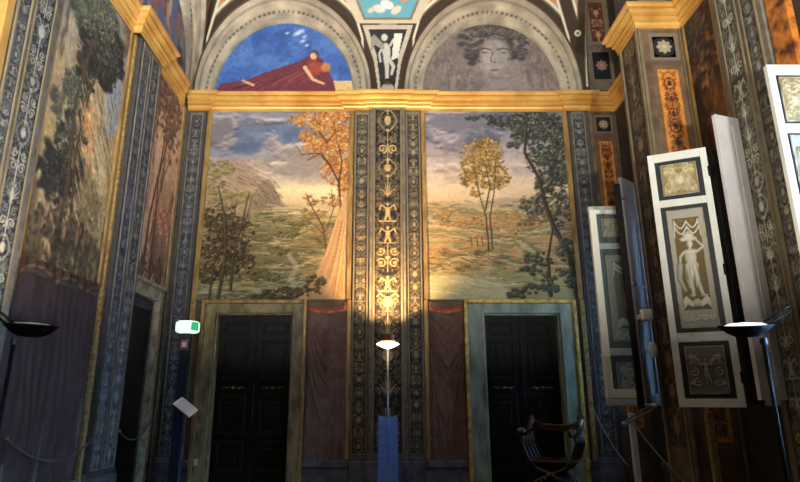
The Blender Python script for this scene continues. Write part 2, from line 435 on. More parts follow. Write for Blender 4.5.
def crown(cv, X, Y, a, b, ra, rb, pal, n):
    """a soft tree crown: hundreds of separate small leaves, denser at the heart"""
    for i in range(n):
        t = rnd.uniform(0, 6.283); q = rnd.random()**.6; x = X(a+ra*q*math.cos(t)); y = Y(b+rb*q*math.sin(t)); c_ = pal[0] if i < n*.4 else pal[1] if i < n*.8 else pal[2]
        z_ = rnd.uniform(.014, .036)*(1.3 if i < n*.4 else .8); cv.ell(x, y, z_, z_*rnd.uniform(.35, .8), np.array(c_, float)*rnd.uniform(.82, 1.2), .75, rnd.uniform(-1.2, 1.2), .6)
def cumulus(cv, v0, v1, light, shade, thr=.53, cell=.4, ax=2.2, k=8, a=.8, dv=.045):
    n = cv.n(cell, 6, ax); t = cv.Y/cv.h; sh = max(1, int(dv/cv.px))
    win = np.clip((t-v0)*9, 0, 1)*np.clip((v1-t)*9, 0, 1)*a
    cv.mix(np.clip((np.roll(n, -sh, 0)-thr)*k, 0, 1)*win, shade); cv.mix(np.clip((n-thr-.01)*k, 0, 1)*win*np.clip(1-(np.roll(n, -sh, 0)-thr)*k*.45, .25, 1), light)
def strokes(cv, n, x0, x1, y0, y1, cols, ln=(.03,.12), wd=.012, a=.55, slope=0.):
    for _ in range(n):
        x = rnd.uniform(x0, x1)*cv.w; y = (1-rnd.uniform(y0, y1))*cv.h; l = rnd.uniform(*ln); sl_ = slope+rnd.gauss(0, .12)
        cv.line([(x-l/2, y-l/2*sl_), (x, y+rnd.gauss(0, .005)), (x+l/2, y+l/2*sl_)], wd*rnd.uniform(.6, 1.6), np.array(rnd.choice(cols), float)*rnd.uniform(.85, 1.12), a, w1=wd*.3)
def trunk(cv, P, w, col, lightc, w1=None):
    w1 = w1 or w*.35; cv.line(P, w, col, 1, w1=w1); Q = [(p[0]-w*.14, p[1]) for p in P]; cv.line(Q, w*.4, lightc, .6, w1=w1*.4)
    for _ in range(int(8*w/.03)):
        i = rnd.randrange(len(P)-1); x0, y0 = P[i]; x1, y1 = P[i+1]; t = rnd.random(); cv.ell(x0+(x1-x0)*t+rnd.uniform(-.3,.3)*w, y0+(y1-y0)*t, w*.12, w*.3, np.array(col)*rnd.uniform(.6, 1.3), .7, 0, .5)

def landscape_a():
    w, h = 2.06, 2.87; cv = Canvas(w, h, 92)
    X = lambda u: u*w; Y = lambda v: (1-v)*h; XY = lambda P: [(X(a), Y(b)) for a, b in P]
    sky(cv, .0, [(0,(104,98,70)),(.38,(140,126,90)),(.5,(206,184,140)),(.56,(222,202,160)),(.64,(182,168,152)),(.74,(150,144,146)),(.86,(112,122,140)),(1,(124,126,138))])
    clouds(cv, .66, .98, (76,92,122), .47, 8, .5, 1.8); cumulus(cv, .6, 1.05, (208,196,178), (88,84,96), .47, .42, 2.2, 11, .9); cumulus(cv, .56, .86, (218,200,174), (118,110,108), .51, .28, 2.6, 11)
    # hills
    cv.poly(XY([(0,.44),(.1,.32),(.18,.27),(.25,.28),(.33,.36),(.4,.37),(.47,.42),(.53,.5),(.62,.55),(.62,.62),(0,.62)]), (150,128,108), .75)
    strokes(cv, 160, .0, .45, .28, .52, [(176,150,122),(116,100,84),(196,168,134),(128,110,96),(160,132,92)], (.05,.16), .02, .6, -.5)
    cv.poly(XY([(.33,.47),(.38,.4),(.44,.38),(.48,.42),(.52,.5),(.57,.55),(.3,.55)]), (122,106,90), .6); strokes(cv, 60, .34, .54, .4, .54, [(92,82,72),(148,128,106)], (.03,.1), .016, .6, -.9)
    bands(cv, .02, .46, [(156,142,100),(112,104,70),(176,158,114),(92,92,64),(128,116,80)], .35)
    strokes(cv, 620, 0, 1, .54, 1, [(188,170,124),(88,86,60),(146,132,88),(112,108,72),(202,184,140),(72,70,52),(164,138,94)], (.05,.2), .014, .6)
    strokes(cv, 60, .45, 1, .52, .58, [(214,196,150),(150,142,132),(186,166,122)], (.1,.3), .016, .7)
    cv.line(XY([(.6,.78),(.66,.84),(.62,.9),(.68,.95),(.56,1)]), .06, (184,178,150), .55, w1=.09); strokes(cv, 40, .5, .72, .82, 1, [(206,200,174),(150,146,122)], (.05,.14), .014, .6, .4)
    cv.line(XY([(0,.97),(.18,.94),(.36,.95),(.5,.99)]), .06, (168,170,140), .5, w1=.04); strokes(cv, 60, 0, .5, .93, 1, [(176,176,148),(120,120,92)], (.08,.2), .014, .6, -.1)
    GR = ((58,58,42),(104,98,64),(150,138,92))
    for a, b, rx, ry, k in ((.58,.68,.14,.03,12),(.66,.62,.12,.02,8),(.53,.76,.1,.04,10),(.3,.63,.12,.03,10),(.45,.89,.16,.04,14),(.36,.86,.14,.03,10),(.85,.63,.08,.03,8),(.5,.6,.1,.02,8)):
        tuft(cv, X(a), Y(b), rx, ry, GR, k, .018, .04)
    for a, b, rx, ry, k in ((.08,.33,.14,.1,16),(.05,.42,.1,.1,12),(.13,.5,.16,.1,16),(.26,.48,.12,.06,10)):
        tuft(cv, X(a), Y(b), rx, ry, ((112,102,72),(150,134,92),(182,160,108)), k, .03, .06)
    for a, b, rx, ry, k in ((.12,.62,.16,.12,18),(.24,.68,.16,.12,20),(.08,.74,.14,.12,16),(.26,.8,.14,.1,16),(.12,.88,.2,.1,18),(.05,.58,.08,.1,8)):
        tuft(cv, X(a), Y(b), rx, ry, ((56,48,36),(98,84,58),(146,124,86)), k, .025, .055)
    for q in ((.12,.62,.12,.12,300),(.24,.68,.12,.1,300),(.1,.78,.12,.12,300),(.25,.82,.12,.08,240)): crown(cv, X, Y, *q[:4], ((52,46,34),(94,82,58),(150,128,92)), q[4])
    for P, q in (([(.14,1),(.17,.8),(.15,.6),(.08,.42)],.055),([(.22,.95),(.22,.8),(.27,.6),(.3,.46)],.045),([(.08,1),(.1,.8),(.2,.62),(.22,.5)],.035),([(.18,.7),(.3,.58),(.32,.48)],.022),([(.1,.8),(.04,.66),(.02,.55)],.02)):
        trunk(cv, XY(P), q, (60,50,40), (128,110,84))
    OR = ((134,92,54),(190,138,80),(216,172,114))
    for a, b, rx, ry, k in ((.7,.05,.2,.06,16),(.86,.08,.2,.12,26),(.95,.18,.1,.14,18),(.8,.2,.18,.08,18),(.9,.3,.14,.1,16),(.97,.4,.06,.1,8),(.7,.15,.1,.05,7),(.92,.03,.14,.05,10)):
        tuft(cv, X(a), Y(b), rx, ry, OR, k, .03, .065)
    for q in ((.72,.05,.14,.06,260),(.87,.08,.14,.1,460),(.93,.2,.1,.12,380),(.8,.2,.13,.07,300),(.9,.33,.1,.09,260),(.97,.42,.05,.1,120)): crown(cv, X, Y, *q[:4], OR, q[4])
    for P, q in (([(.95,.55),(.93,.4),(.86,.3),(.8,.24),(.7,.28)],.035),([(.93,.42),(.95,.28),(.9,.14)],.03),([(.86,.3),(.78,.24),(.66,.25),(.62,.2)],.02),([(.78,.12),(.84,.18),(.9,.12),(.88,.06)],.024)):
        trunk(cv, XY(P), q, (62,46,38), (110,80,56))
    for a, b, rx, ry, k in ((.8,.57,.1,.06,10),(.88,.5,.1,.08,12),(.74,.5,.08,.06,8),(.84,.66,.1,.06,10),(.7,.56,.06,.04,5)):
        tuft(cv, X(a), Y(b), rx, ry, ((110,84,62),(146,112,76),(186,152,108)), k, .018, .04)
    for P, q in (([(.86,.78),(.83,.64),(.76,.55),(.7,.46)],.034),([(.84,.68),(.76,.62),(.68,.6)],.018),([(.85,.66),(.9,.54),(.88,.44)],.018)):
        trunk(cv, XY(P), q, (78,60,48), (130,104,78))
    cv.poly(XY([(.66,1),(.76,.93),(.82,.84),(.87,.72),(.92,.6),(.97,.48),(1,.44),(1,1)]), (176,144,104))
    for k in range(90):
        u = rnd.uniform(.0, 1); a0, b0 = .7+.3*u, 1.; a1, b1 = .86+.14*u, .76; a2, b2 = .96+.06*u, .5
        t0 = rnd.uniform(0, .6); cv.line(XY([(a0+(a1-a0)*t0, b0+(b1-b0)*t0), (a1, b1), (min(1,a1+(a2-a1)*.6), b1+(b2-b1)*.6)]), rnd.uniform(.008,.022), rnd.choice([(214,184,138),(140,108,76),(124,96,70),(194,160,116),(116,92,70)]), .3)
    for a, b, rx, ry, k in ((.62,.97,.3,.06,30),(.78,.92,.1,.08,12),(.5,.99,.2,.03,12)):
        tuft(cv, X(a), Y(b), rx, ry, ((48,46,34),(84,76,52),(128,112,78)), k, .02, .045)
    cv.C = 128+(cv.C-128)*1.1-4; cv.grit(.07, .025); return cv

def landscape_b():
    w, h = 2.06, 2.87; cv = Canvas(w, h, 92)
    X = lambda u: u*w; Y = lambda v: (1-v)*h; XY = lambda P: [(X(a), Y(b)) for a, b in P]
    sky(cv, .0, [(0,(140,140,104)),(.36,(176,156,114)),(.5,(190,166,132)),(.57,(208,186,154)),(.66,(186,172,162)),(.8,(142,138,148)),(.92,(108,112,126)),(1,(104,108,120))])
    cumulus(cv, .62, 1.05, (204,194,186), (86,86,102), .47, .42, 1.8, 11, .9); clouds(cv, .72, 1.08, (84,90,108), .52, 9, .4); cumulus(cv, .56, .82, (214,196,180), (136,120,112), .5, .3, 2.6, 11)
    cv.poly(XY([(0,.53),(.1,.5),(.3,.52),(.55,.48),(.8,.5),(1,.49),(1,.6),(0,.6)]), (144,138,126), .5)
    bands(cv, .12, .48, [(178,146,100),(122,118,84),(190,170,130),(96,104,84),(152,126,88)], .35)
    strokes(cv, 560, 0, 1, .5, .95, [(196,164,112),(98,98,72),(206,186,142),(112,118,92),(156,124,84),(78,76,60),(186,140,96)], (.05,.2), .014, .6)
    strokes(cv, 60, 0, .6, .66, .74, [(140,150,112),(116,126,94),(196,120,76)], (.1,.25), .014, .6)
    strokes(cv, 90, 0, .5, .76, .86, [(84,66,50),(112,92,68),(150,128,94)], (.08,.2), .018, .6, -.2)
    cv.poly(XY([(0,.89),(.2,.88),(.4,.91),(.6,.97),(.5,1),(0,1)]), (186,184,146), .7); strokes(cv, 90, 0, .55, .88, 1, [(206,200,166),(160,160,126),(176,160,116)], (.1,.25), .014, .5, -.15)
    for k in range(9): cv.line(XY([(.3+.018*k,.83+.008*k),(.32+.02*k,.89+.006*k),(.38+.03*k,.93)]), .014, (204,202,184), .3)
    for a, b, rx, ry, k in ((.3,.61,.14,.04,12),(.46,.63,.12,.03,10),(.56,.58,.12,.04,10),(.72,.62,.12,.06,14),(.18,.62,.14,.03,12),(.1,.58,.12,.03,8),(.6,.66,.1,.03,8)):
        tuft(cv, X(a), Y(b), rx, ry, ((112,94,66),(160,124,84),(196,160,112)), k, .018, .04)
    TR = ((108,88,52),(162,132,78),(194,160,102))
    for a, b, rx, ry, k in ((.35,.3,.13,.12,20),(.47,.27,.1,.1,14),(.41,.2,.08,.06,8),(.52,.36,.08,.08,8),(.31,.38,.07,.06,6),(.44,.4,.12,.08,10),(.36,.46,.06,.04,4)):
        tuft(cv, X(a), Y(b), rx, ry, TR, k, .02, .05)
    for q in ((.36,.28,.12,.1,420),(.47,.25,.09,.1,300),(.33,.38,.1,.06,200),(.5,.37,.1,.07,240),(.42,.19,.08,.05,120)): crown(cv, X, Y, *q[:4], TR, q[4])
    for P in ([(.42,.76),(.41,.58),(.37,.46),(.34,.3)],[(.445,.75),(.44,.58),(.48,.44),(.5,.28)],[(.41,.55),(.45,.42),(.42,.28)]):
        trunk(cv, XY(P), .026, (66,56,44), (120,98,70))
    for x in (.34,.375,.3): cv.line(XY([(x,.69),(x+.005,.735)]), .02, (122,84,66)); cv.ell(X(x), Y(.685), .01, .012, (190,150,120))
    DG = ((50,54,50),(80,86,76),(132,134,120))
    for a, b, rx, ry, k in ((.8,.05,.26,.08,26),(.92,.14,.18,.12,26),(.72,.14,.12,.08,12),(.98,.26,.08,.16,18),(.84,.26,.14,.1,18),(.95,.38,.12,.1,16),(.84,.42,.1,.08,10),(.56,.07,.14,.04,8),(.4,.04,.14,.03,7),(.64,.2,.06,.04,4)):
        tuft(cv, X(a), Y(b), rx, ry, DG, k, .03, .07)
    for a, b, rx, ry, k in ((.74,.52,.14,.07,12),(.8,.58,.12,.06,12),(.96,.52,.1,.12,14),(.68,.62,.08,.05,6),(.9,.66,.1,.06,8)):
        tuft(cv, X(a), Y(b), rx, ry, ((84,78,62),(118,108,84),(158,140,112)), k, .02, .05)
    for q in ((.8,.07,.22,.07,560),(.92,.16,.12,.1,460),(.72,.15,.1,.07,260),(.95,.3,.08,.12,360),(.83,.28,.12,.08,360),(.88,.42,.12,.08,300),(.6,.06,.16,.05,200),(.75,.52,.1,.06,160),(.93,.54,.09,.1,260)): crown(cv, X, Y, *q[:4], DG, q[4])
    for P, q in (([(1,1),(.97,.78),(.88,.64),(.83,.52),(.8,.38),(.71,.24),(.74,.08)],.085),([(.81,.48),(.9,.38),(.86,.26)],.04),([(.82,.98),(.82,.8),(.87,.64)],.06),([(.87,.62),(.95,.5),(1,.46)],.03)):
        trunk(cv, XY(P), q, (50,44,42), (112,96,84))
    for a, b, rx, ry, k in ((.96,.76,.1,.14,22),(.76,.8,.14,.08,16),(.9,.9,.2,.1,28),(.72,.95,.24,.05,22),(.58,.98,.14,.02,8),(.7,.86,.1,.04,8)):
        tuft(cv, X(a), Y(b), rx, ry, ((46,50,42),(80,86,68),(126,122,94)), k, .02, .05)
    cv.C = 128+(cv.C-128)*1.1-6; cv.grit(.07, .025); return cv

def landscape_c(w, h):        # near left wall
    cv = Canvas(w, h, 84, resv=84); X = lambda u: u*w; Y = lambda v: (1-v)*h
    sky(cv, 0, [(0,(84,72,46)),(.2,(112,96,64)),(.4,(178,148,96)),(.6,(190,160,112)),(.8,(150,150,140)),(1,(130,136,138))], .5, .7)
    n = cv.n(.4, 5, .45, 1.6); cv.mix(np.clip((n-.5)*8, 0, 1)*.7, (206,176,124)); n = cv.n(.3, 5, .4, 1.8); cv.mix(np.clip((n-.54)*9, 0, 1)*.7, (96,74,50))
    n = cv.n(.35, 5, .5, 1.5); cv.mix(np.clip((n-.58)*9, 0, 1)*.5, (176,136,92))
    cv.poly([(X(.72),Y(.3)),(X(1),Y(.1)),(X(1),Y(.42)),(X(.8),Y(.5))], (150,166,178), .7); cv.poly([(X(.5),Y(.4)),(X(.9),Y(.55)),(X(1),Y(.75)),(X(.7),Y(.65))], (216,190,138), .6)
    for (a, b, rx, ry, k, c) in ((.35,.05,.35,.12,40,0),(.6,.1,.3,.2,44,0),(.75,.17,.2,.2,26,1),(.45,.2,.2,.2,26,1),(.62,.27,.2,.12,20,1),(.2,.13,.12,.2,16,0),(.42,.36,.12,.2,14,1),(.3,.5,.2,.3,24,0),(.4,.62,.2,.3,28,1),(.22,.72,.2,.2,22,1)):
        tuft(cv, X(a), Y(b), rx, ry, [((70,74,60),(118,120,92),(164,158,120)),((34,34,30),(58,56,44),(104,98,74))][c], k, .04, .1)
    for q in ((.38,.06,.3,.08,500,0),(.6,.14,.25,.1,500,0),(.75,.2,.16,.1,300,1),(.45,.25,.2,.1,300,1),(.3,.5,.2,.15,380,0),(.35,.68,.22,.15,420,1)): crown(cv, X, Y, *q[:4], [((70,74,60),(118,120,92),(164,158,120)),((40,40,34),(66,64,50),(112,104,80))][q[5]], q[4])
    strokes(cv, 200, .4, 1, .35, .85, [(214,186,134),(112,90,62),(190,150,100),(92,84,60)], (.06,.2), .02, .6, -1.2)
    for P, q in (([(.36,1),(.4,.7),(.34,.45),(.45,.2)],.08),([(.5,.8),(.44,.6),(.5,.4),(.62,.2)],.05)): cv.tree([(X(a), Y(b)) for a, b in P], q, (84,64,44))
    for (a, b) in ((.55,.5),(.6,.58),(.55,.45)): cv.dabs(40, X(a), Y(b), .06, .08, [(196,120,70),(220,170,110)], (.015,.035), .7)
    cv.dabs(420, X(.5), Y(.9), .35, .15, [(44,46,36),(62,58,42),(84,72,48),(56,40,30)], (.016,.04), .7)
    cv.dabs(160, X(.75), Y(.75), .15, .1, [(104,92,58),(150,122,78)], (.012,.03), .7)
    for x in (.45,.62,.72): cv.ell(X(x), Y(.87), .035, .12, (150,104,74), .8); cv.ell(X(x), Y(.825), .02, .03, (190,150,110), .8)
    cv.grit(.2, .04); return cv

def landscape_d(w, h):
    cv = Canvas(w, h, 84); X = lambda u: u*w; Y = lambda v: (1-v)*h
    sky(cv, 0, [(0,(112,84,60)),(.3,(176,128,92)),(.6,(206,160,120)),(.8,(176,142,108)),(1,(160,128,98))], .4, .6)
    n = cv.n(.3, 5, .4, 1.8); cv.mix(np.clip((n-.5)*8, 0, 1)*.7, (224,186,150)); n = cv.n(.3, 5, .4, 1.8); cv.mix(np.clip((n-.54)*9, 0, 1)*.7, (110,76,54))
    for (a, b, k) in ((.3,.06,300),(.7,.1,300),(.5,.2,260),(.8,.28,140),(.15,.22,120)):
        tuft(cv, X(a), Y(b), .18, .2, ((84,66,50),(130,102,74),(176,142,108)), k//12, .03, .07)
    for P, q in (([(.18,1),(.22,.7),(.4,.4),(.45,.15)],.07),([(.4,.95),(.42,.7),(.36,.5),(.6,.2)],.06),([(.3,.8),(.5,.5),(.7,.35)],.035)): cv.tree([(X(a), Y(b)) for a, b in P], q, (104,68,46))
    cv.dabs(200, X(.7), Y(.68), .14, .12, [(196,120,84),(146,84,60),(210,170,150)], (.014,.034), .7)
    cv.dabs(260, X(.5), Y(.93), .3, .1, [(84,66,44),(112,84,52),(60,50,40)], (.014,.034), .8)
    cv.grit(.2, .04); return cv

def landscape_e(w, h):        # dark fresco high on the window wall
    cv = Canvas(w, h, 70, (64,40,26)); X = lambda u: u*w; Y = lambda v: (1-v)*h
    n = cv.n(.4, 5, .6, 1.5); cv.mix(np.clip((n-.48)*6, 0, 1)*.8, (116,74,44)); n = cv.n(.35, 5); cv.mix(np.clip((n-.52)*8, 0, 1)*.8, (34,28,24))
    cv.dabs(200, X(.6), Y(.3), .14, .3, [(140,96,58),(96,62,40),(160,120,80)], (.015,.04), .6); cv.dabs(200, X(.2), Y(.1), .2, .2, [(36,40,38),(56,56,48)], (.015,.04), .8)
    cv.grit(.2, .04); return cv

# ---------------------------------------------------------------- room shell
struct('floor', MB().box(-4.2, 4.6, -2.2, 9.3, FZ-.2, FZ), TILE)
# back wall with two door recesses
DR1, DR2 = (-2.33, -1.275, 2.645), (1.315, 2.35, 2.64)
mb = MB()
for a, b in ((WL-.1, DR1[0]), (DR1[1], DR2[0]), (DR2[1], WR+.1)): mb.box(a, b, D, D+.4, FZ, 2.66)
mb.box(WL-.1, WR+.1, D, D+.4, 2.66, 8.6)
mb.box(DR1[0], DR1[1], D+.28, D+.4, FZ, 2.66); mb.box(DR2[0], DR2[1], D+.28, D+.4, FZ, 2.66)
struct('wall_back', mb, PLASTER)
# left wall, opening y 6.9..7.34
mb = MB(); LD = (6.72, 7.40, 2.72)
mb.box(WL-.9, WL, -2, LD[0], FZ, 8.6); mb.box(WL-.9, WL, LD[1], D, FZ, 8.6); mb.box(WL-.9, WL, LD[0], LD[1], LD[2], 8.6); mb.box(WL-1.0, WL-.9, 6.5, D, FZ, 3.2)
struct('wall_left', mb, PLASTER)
# right wall with window openings (y ranges)
WINS = [(6.6, 7.4), (5.24, 5.72), (3.0, 4.05), (0.2, 1.4)]
mb = MB(); ys = [-2.0]
for a, b in sorted(WINS): ys += [a, b]
ys.append(D)
for k in range(0, len(ys), 2): mb.box(WR, WR+.35, ys[k], ys[k+1], FZ, 8.6)
for a, b in WINS: mb.box(WR, WR+.35, a, b, FZ, 1.45); mb.box(WR, WR+.35, a, b, 3.9, 8.6)
struct('wall_right', mb, DWALL)
mb = MB(); mb.box(WL-.9, WR+.35, -2.2, -2.0, FZ, 8.6); struct('wall_front', mb, PLASTER)
for i, (a, b) in enumerate(WINS):
    w = empty(f'window_{i+1}', (WR+.2, (a+b)/2, 1.45)); tag(w, kind='structure')
    m2 = MB()
    for yy in (a, b-.05): m2.box(WR+.15, WR+.22, yy, yy+.05, 1.45, 3.9)
    for zz in (1.45, 2.65, 3.85): m2.box(WR+.15, WR+.22, a+.05, b-.05, zz, zz+.05)
    m2.build('window_frame', CASE, w)
    MB().box(WR+.18, WR+.19, a+.05, b-.05, 1.5, 3.85).build('pane', GLASS, w)
# ceiling: coved barrel closing the room above what is seen
mb = MB(); mb.box(WL-.9, WR+.4, -2.2, D+.4, 8.6, 8.8); struct('ceiling', mb, mat('vault_plaster', (150,142,124), .85, noise=.2, nscale=3))

# ---------------------------------------------------------------- cornices
PROF = [(0,CZ0-.05),(.026,CZ0-.05),(.026,CZ0-.03),(.012,CZ0-.026),(.03,CZ0-.008),(.04,CZ0+.012),(.04,CZ0+.03),(.022,CZ0+.035),(.05,CZ0+.045),(.066,CZ0+.055),(.066,CZ0+.09),(.045,CZ0+.096),(.075,CZ0+.1),(.108,CZ0+.116),(.118,CZ0+.126),(.118,CZ0+.158),(.095,CZ0+.164),(.13,CZ0+.17),(.15,CZ0+.19),(.153,CZ0+.205),(.153,CZ0+.218),(0,CZ0+.23)]
def cornice(name, path, inward=1, prof=PROF):
    """path: plan polyline walked with the room on the right-hand side * inward"""
    bm = bmesh.new(); rings = []; n = len(path)
    for i, p in enumerate(path):
        p = Vector(p).to_2d() if False else Vector((p[0], p[1]))
        d0 = (p-Vector(path[i-1])).normalized() if i else None
        d1 = (Vector(path[i+1])-p).normalized() if i < n-1 else None
        d0 = d0 or d1; d1 = d1 or d0
        n0 = Vector((d0.y, -d0.x))*inward; n1 = Vector((d1.y, -d1.x))*inward
        m = (n0+n1); m = m/(max(.2, m.dot(n0)))
        rings.append([bm.verts.new((p.x+m.x*o, p.y+m.y*o, z)) for o, z in prof])
    for a, b in zip(rings, rings[1:]):
        for k in range(len(prof)): bm.faces.new((a[k], a[(k+1) % len(prof)], b[(k+1) % len(prof)], b[k]))
    bm.faces.new(rings[0]); bm.faces.new(rings[-1][::-1])
    bmesh.ops.recalc_face_normals(bm, faces=bm.faces)
    me = bpy.data.meshes.new(name); bm.to_mesh(me); bm.free(); me.materials.append(GOLD)
    o = new_obj(name, me); return o
PJ = .10
c = cornice('cornice', [(WL,-1.9),(WL,3.83),(WL+PJ,3.83),(WL+PJ,4.52),(WL,4.52),(WL,5.95),(WL+PJ,5.95),(WL+PJ,6.66),(WL,6.66),(WL,7.68),(WL+.035,7.68),(WL+.035,D-.26)])
tag(c, 'gilded cornice running along the left wall, stepping out over its pilasters', 'cornice')
c = cornice('cornice', [(WL+.03,D-.035),(-2.68,D-.035),(-2.68,D),(-.62,D),(-.62,D-.035),(-.27,D-.035),(-.27,D-.06),(.25,D-.06),(.25,D-.035),(.62,D-.035),(.62,D),(2.68,D),(2.68,D-.035),(3.02,D-.035),(3.02,D+.0),(WR,D+.0)])
tag(c, 'bright gilded cornice across the back wall under the two lunettes', 'cornice')
c = cornice('cornice', [(WR,D-.0),(WR,6.38),(2.93,6.38),(2.93,5.88),(WR,5.88),(WR,5.2),(WR-.06,5.2),(WR-.06,4.45),(WR,4.45),(WR,-1.9)])
tag(c, 'gilded cornice on the right wall wrapping the projecting pier', 'cornice')

# ---------------------------------------------------------------- baseboards
def base_run(name, fr, runs, h=.31):
    mb = MB()
    for a, b in runs:
        fr.box(mb, a, b, FZ, FZ+h*.72, 0, .05); fr.box(mb, a, b, FZ+h*.72, FZ+h, 0, .075, .01)
    struct(name, mb, DADO)
base_run('baseboard_back', FB, [(-2.69,-2.53),(-1.08,-.5),(.51,1.03),(2.58,2.70)])
base_run('baseboard_left', FL, [(-1.9,3.8),(4.53,5.94),(7.56,7.59)])
base_run('baseboard_right', FR, [(-5.82,-5.16),(-4.42,1.9),(-7.6,-6.4)])

# ---------------------------------------------------------------- landscape frescoes
def fresco(name, fr, cv, u, v, fw, label, cat='fresco', group=None, gold=GOLDL, sides='lrtb', fn=.03):
    root = empty(name, fr.p(u+cv.w/2, v, 0)); tag(root, label, cat, group)
    panel('painted_scene', cv, fr, u, v, .006, root)
    bar_frame('gilded_border', fr, u-fw, u+cv.w+fw, v-fw*(('b' in sides)), v+cv.h+fw*(('t' in sides)), fw, fn, gold, root, sides=sides)
    return root
fresco('landscape_fresco', FB, landscape_a(), -2.62, 2.84, .065, 'fresco of a stormy valley with bare trees left and broad pale trunk right', sides='lr')
fresco('landscape_fresco', FB, landscape_b(), .572, 2.84, .065, 'fresco of a cloudy valley with slender golden trees and dark tree at right', sides='lr')
fresco('landscape_fresco', FL, landscape_c(1.32, 3.05), 4.58, 2.62, .06, 'tall fresco of shaggy green trees and cliffs on the near left wall', sides='lr')
fresco('landscape_fresco', FL, landscape_d(.94, 2.78), 6.78, 2.92, .04, 'narrow reddish fresco of tree trunks above the left wall doorway', sides='lr')
fresco('landscape_fresco', FL, landscape_d(.8, 3.0), 2.98, 2.62, .03, 'sliver of a pale fresco at the extreme left edge', sides='l')
fresco('landscape_fresco', FR, landscape_e(.55, 1.72), -5.80, 3.96, .03, 'dark brown fresco high on the right wall beside the pier', sides='lr')
# gilded strips carry on down beside the doors
def strip(name, fr, u0, u1, v0, v1, n, m, label):
    mb = MB(); fr.box(mb, u0, u1, v0, v1, 0, n, .006); o = mb.build(name, m); return tag(o, label, 'wall moulding')

# ---------------------------------------------------------------- painted curtains with real folds
def curtain(w, h, seed, swag=1., base=(104,80,70), fringe=(160,78,54), scall=0):
    cv = Canvas(w, h, 90); g = np.random.default_rng(seed)
    X, Y = cv.X/w, 1-cv.Y/h
    H = np.zeros_like(X)
    H += (.004 if swag else .022)*np.sin(X*2*math.pi*(5.2 if swag else 3.6) + (1.7 if swag else 3.2)*np.sin(Y*3+X*4)+seed)*(.35+.65*Y)
    H += (.002 if swag else .005)*np.sin(X*2*math.pi*11 + 2.4*np.sin(Y*4+seed))*(.3+.7*Y)
    if swag:
        for k in range(10):
            q, dp, pw = .03+.085*k*g.uniform(.8,1.2), .06+.075*k, g.uniform(1.0, 1.5); xc = .5+g.uniform(-.08,.08)
            yc = q*.5 + dp*(1-np.abs((X-xc)/.55)**pw) + .012*np.sin(X*11+k)
            H += .02*swag*g.uniform(.6,1.1)*np.exp(-((Y-yc)/.014)**2)*np.clip(1.2-Y*.5, 0, 1)
        H += .012*np.exp(-((X-.06)/.05)**2)+.012*np.exp(-((X-.94)/.05)**2)
    cv.H = H + .014
    cv.C[:] = base
    m = cv.n(.12, 4); cv.mix(np.clip((m-.5)*5, 0, 1)*.45, [c*1.3 for c in base]); m = cv.n(.3, 4, .4, 2); cv.mix(np.clip((m-.55)*6, 0, 1)*.5, [c*.72 for c in base])
    if swag:
        yb = .035+.02*np.sin(X*math.pi)
        cv.mix((np.abs(Y-yb) < .014)*1., fringe); cv.mix((np.abs(Y-yb-.012) < .006)*(np.sin(X*90) > 0)*1., (206,140,90))
    return cv
def hanging(name, fr, cv, u, v, label, group=None):
    o = panel(name, cv, fr, u, v, .004, None, smooth=True); return tag(o, label, 'painted curtain', group)
hanging('painted_curtain', FB, curtain(.525, 2.03, 3), -1.075, .765, 'maroon painted curtain with red fringe right of the left door')
hanging('painted_curtain', FB, curtain(.455, 2.03, 5), .575, .765, 'maroon painted curtain with red fringe left of the right door')
# curtain on the left wall under the near fresco, with a scalloped valance
cv = curtain(1.3, 1.75, 8, 0, (62,46,42)); t = empty('painted_curtain', FL.p(5.3, .67, 0))
tag(t, 'wide dark maroon painted curtain under the near left fresco', 'painted curtain')
panel('cloth', cv, FL, 4.6, .78, .004, t, smooth=True)
cv = Canvas(1.3, .2, 90, (66,44,30)); xx = cv.X/1.3; cv.H = .03+.012*np.sin(xx*60)
edge = .02+.10*np.abs(np.sin(xx*math.pi*2.5))**.7
cv.mix((np.abs(cv.Y-edge-.03) < .014)*1., (96,78,50))
P = np.array(FL.o) + (4.6+cv.X)[..., None]*np.array(FL.U) + (2.46+np.maximum(cv.Y, edge))[..., None]*np.array(FL.V) + cv.H[..., None]*np.array(FL.N)
grid_mesh('valance', P, cv.C, FRESCO, t)

# ---------------------------------------------------------------- pilasters
def pilaster(label, fr, u0, u1, z0, z1, proj, strips, edge=STONE, cat='pilaster', group=None, res=75, plinth=True, resv=None):
    """strips: (su0, su1, kind, bg, fg, fg2, seed)"""
    root = empty('pilaster', fr.p((u0+u1)/2, z0, 0)); tag(root, label, cat, group)
    mb = MB(); fr.box(mb, u0, u1, z0, z1, 0, proj); mb.build('shaft', edge, root)
    zs = z0
    if plinth:
        mb = MB(); fr.box(mb, u0-.012, u1+.012, z0, z0+.3, 0, proj+.03, .008); fr.box(mb, u0-.006, u1+.006, z0+.3, z0+.35, 0, proj+.018, .006); mb.build('plinth', DADO, root); zs = z0+.39
    for (a, b, bg, fg, fg2, sd, n) in strips:
        cv = Canvas(b-a, z1-zs-.05, res/ min(1, 1), bg, resv)
        candelabra(cv, bg, fg, fg2, seed=sd); cv.grit(.18, .05)
        panel('ornament_panel', cv, fr, a, zs, proj+n+.003, root)
        mb = MB()
        for e0, e1 in ((a-.022, a), (b, b+.022)): fr.box(mb, e0, e1, zs-.02, z1-.01, proj-.005, proj+n+.016, .004)
        fr.box(mb, a, b, z1-.06, z1-.01, proj-.005, proj+n+.012, .004); fr.box(mb, a, b, zs-.02, zs, proj-.005, proj+n+.012, .004)
        mb.build('moulding', MOULD if edge is not STONED else STONE, root, split=True)
    return root
DK, FGc, FGd = (22,25,30), (140,128,98), (92,86,72)
